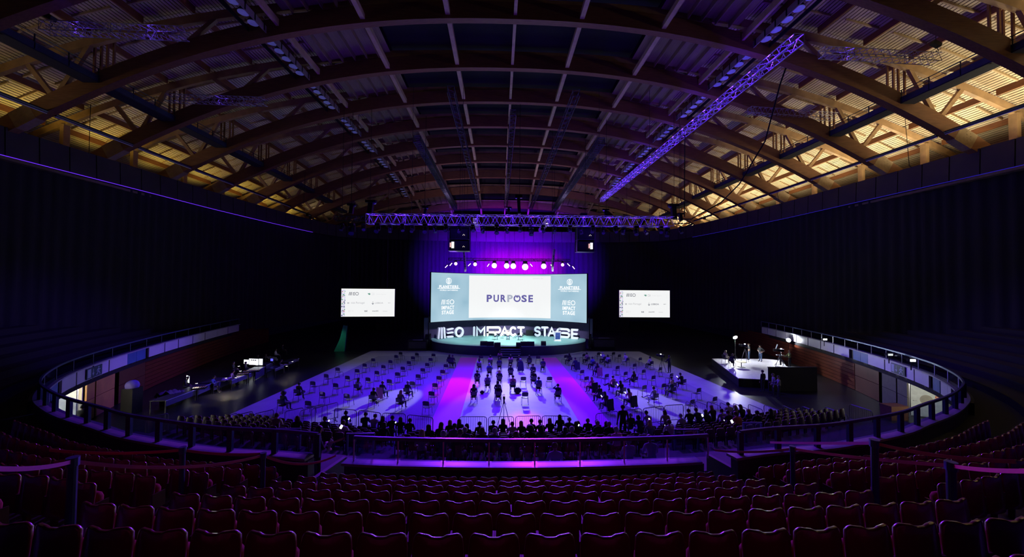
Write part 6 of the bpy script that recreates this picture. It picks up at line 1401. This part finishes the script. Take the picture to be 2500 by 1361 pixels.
stand_lamp(1914, 831, (1926, 890), 0, .22, 'blinding double lamp high on a stand right of the filming platform', 1300, (ctr.x-1.2, ctr.y+.6, .8), 1, 75)
stand_lamp(1978, 858, (1984, 900), 0, .16, 'smaller square lamp on a stand farther right of the filming platform', 120, (ctr.x, ctr.y, 1), 1, 70)
p = PY(1926, 831, PZ(1926, 890, 0).y)
spot((p.x-.3, p.y, p.z), (p.x+3.2, p.y-2.2, 3.6), 300, (.85, .9, 1), 120, .7, .1, 'film_lamp_spill'); spot((p.x-.3, p.y, p.z), (p.x+2.2, p.y+4, 2.6), 110, (.9, .92, 1), 120, .7, .1, 'film_lamp_spill')
p = PY(1978, 858, PZ(1984, 900, 0).y); spot((p.x, p.y, p.z), (p.x+3, p.y+.5, 2.4), 60, (1, .8, .6), 120, .7, .1, 'film_lamp_spill')
def onp(px, py): return PZ(px, py, PH)
q = onp(1771, 888); dup(_ch, (q.x, q.y, PH+.005), R(-75), 'dark chair under the fair-haired guest on the filming platform'); person((q.x, q.y, PH+.01), R(-75), 'seated guest in patterned pale dress and long fair hair on the filming platform', 'cross', 'beige', 'beige', 'long', 'fair', True)
q = onp(1788, 898); dup(_ch, (q.x, q.y, PH+.005), R(-50), 'dark chair under the man in dark clothes on the filming platform'); person((q.x, q.y, PH+.01), R(-50), 'seated man in dark jacket with crossed legs on the filming platform', 'cross', 'black', 'black', 'short', 'brown')
q = onp(1810, 897); t = thing('side_table', 'low round yellow-topped table on the filming platform', 'table', (q.x, q.y, PH)); MB().cyl((0, 0, .5), (0, 0, .53), .42, n=24).build('top', mat('table_yellow', (.65, .55, .10), .5), t); MB().cyl((0, 0, .03), (0, 0, .5), .035, n=8).build('stem', BMET, t); MB().box((0, 0, .015), (.5, .5, .03)).build('base', BMET, t)
q = onp(1822, 884); tripod(q.x-.3, q.y-.3, PH, R(40), 'film camera on a wide aluminium tripod on the filming platform', 1.6, True, STL)
q = onp(1829, 880); person((q.x, q.y, PH), R(60), 'standing cameraman in black T-shirt and jeans bending to the tripod camera', 'cam', 'black', 'jeans', 'short', 'brown', short=True)
q = onp(1857, 884); person((q.x, q.y, PH), R(100), 'standing man in black T-shirt, cap and jeans with hands on hips', 'hips', 'black', 'jeans', 'cap', 'black', short=True)
q = PZ(1906, 897, PH); t = tripod(q.x, q.y, PH-.0, R(60), 'big studio camera with pale prompter plate on a bar-crowded pedestal', 1.5, True, DSTL); t.name = 'studio_camera'
MB().box((0, .3, 1.95), (.42, .04, .46), rot=Matrix.Rotation(.3, 3, 'X')).build('prompter_plate', mat('prompt_plate', (.6, .68, .75), .3), t)
for k in range(5):
    aa = R(72*k); MB().tube([(.1*math.cos(aa), .1*math.sin(aa), .75), (.5*math.cos(aa), .5*math.sin(aa), .1)], .022, 6).build('bar', STL, t)
MB().tube([(.5*math.cos(R(30*k)), .5*math.sin(R(30*k)), .12) for k in range(12)], .02, 6, closed=True).tube([(.35*math.cos(R(30*k)), .35*math.sin(R(30*k)), 1.15) for k in range(12)], .018, 6, closed=True).build('ring', STL, t); MB().cyl((0, 0, .2), (0, 0, 1.3), .07, n=10).build('column', DSTL, t)
q = PZ(1925, 900, PH); person((q.x+.15, q.y, PH), R(75), 'camera operator in olive green hooded top behind the big studio camera', 'reach', 'green', 'black', 'short', 'fair')
q = PZ(1863, 958, 0); person((q.x, q.y, 0), R(20), 'dark figure standing before the near edge of the filming platform', 'stand', 'black', 'black', 'short')
for px, py, lab in ((1889, 968, 'dim figure in a violet-grey top behind the dark standing figure'), (1902, 975, 'dim figure bending beside the black partition')):
    q = PZ(px, py, 0); person((q.x, q.y, 0), R(70), lab, 'stand' if px < 1900 else 'reach', 'grey', 'black', 'short')
for i, (px, py, Y) in enumerate(((1867+145, 829, 32), (2224, 880, 21.5), (2170, 866, 24))):
    p = PY(px, py, Y); t = thing('work_lamp', 'lit work lamp behind the right balustrade, %s' % ['leftmost, small pair', 'rightmost and brightest', 'middle one, dim'][i], 'lamp', p)
    MB().box((0, 0, 0), (.35, .2, .16)).build('housing', BMET, t); MB().box((0, -.11, 0), (.32, .02, .13)).build('glass', emi('work_glow_%d' % (i == 2), (.9, .97, 1), 12 if i < 2 else .8), t); MB().beam((0, 0, -.6), (0, 0, 0), .04, .04).build('stand', BMET, t)
p = PY(2012, 829, 32)
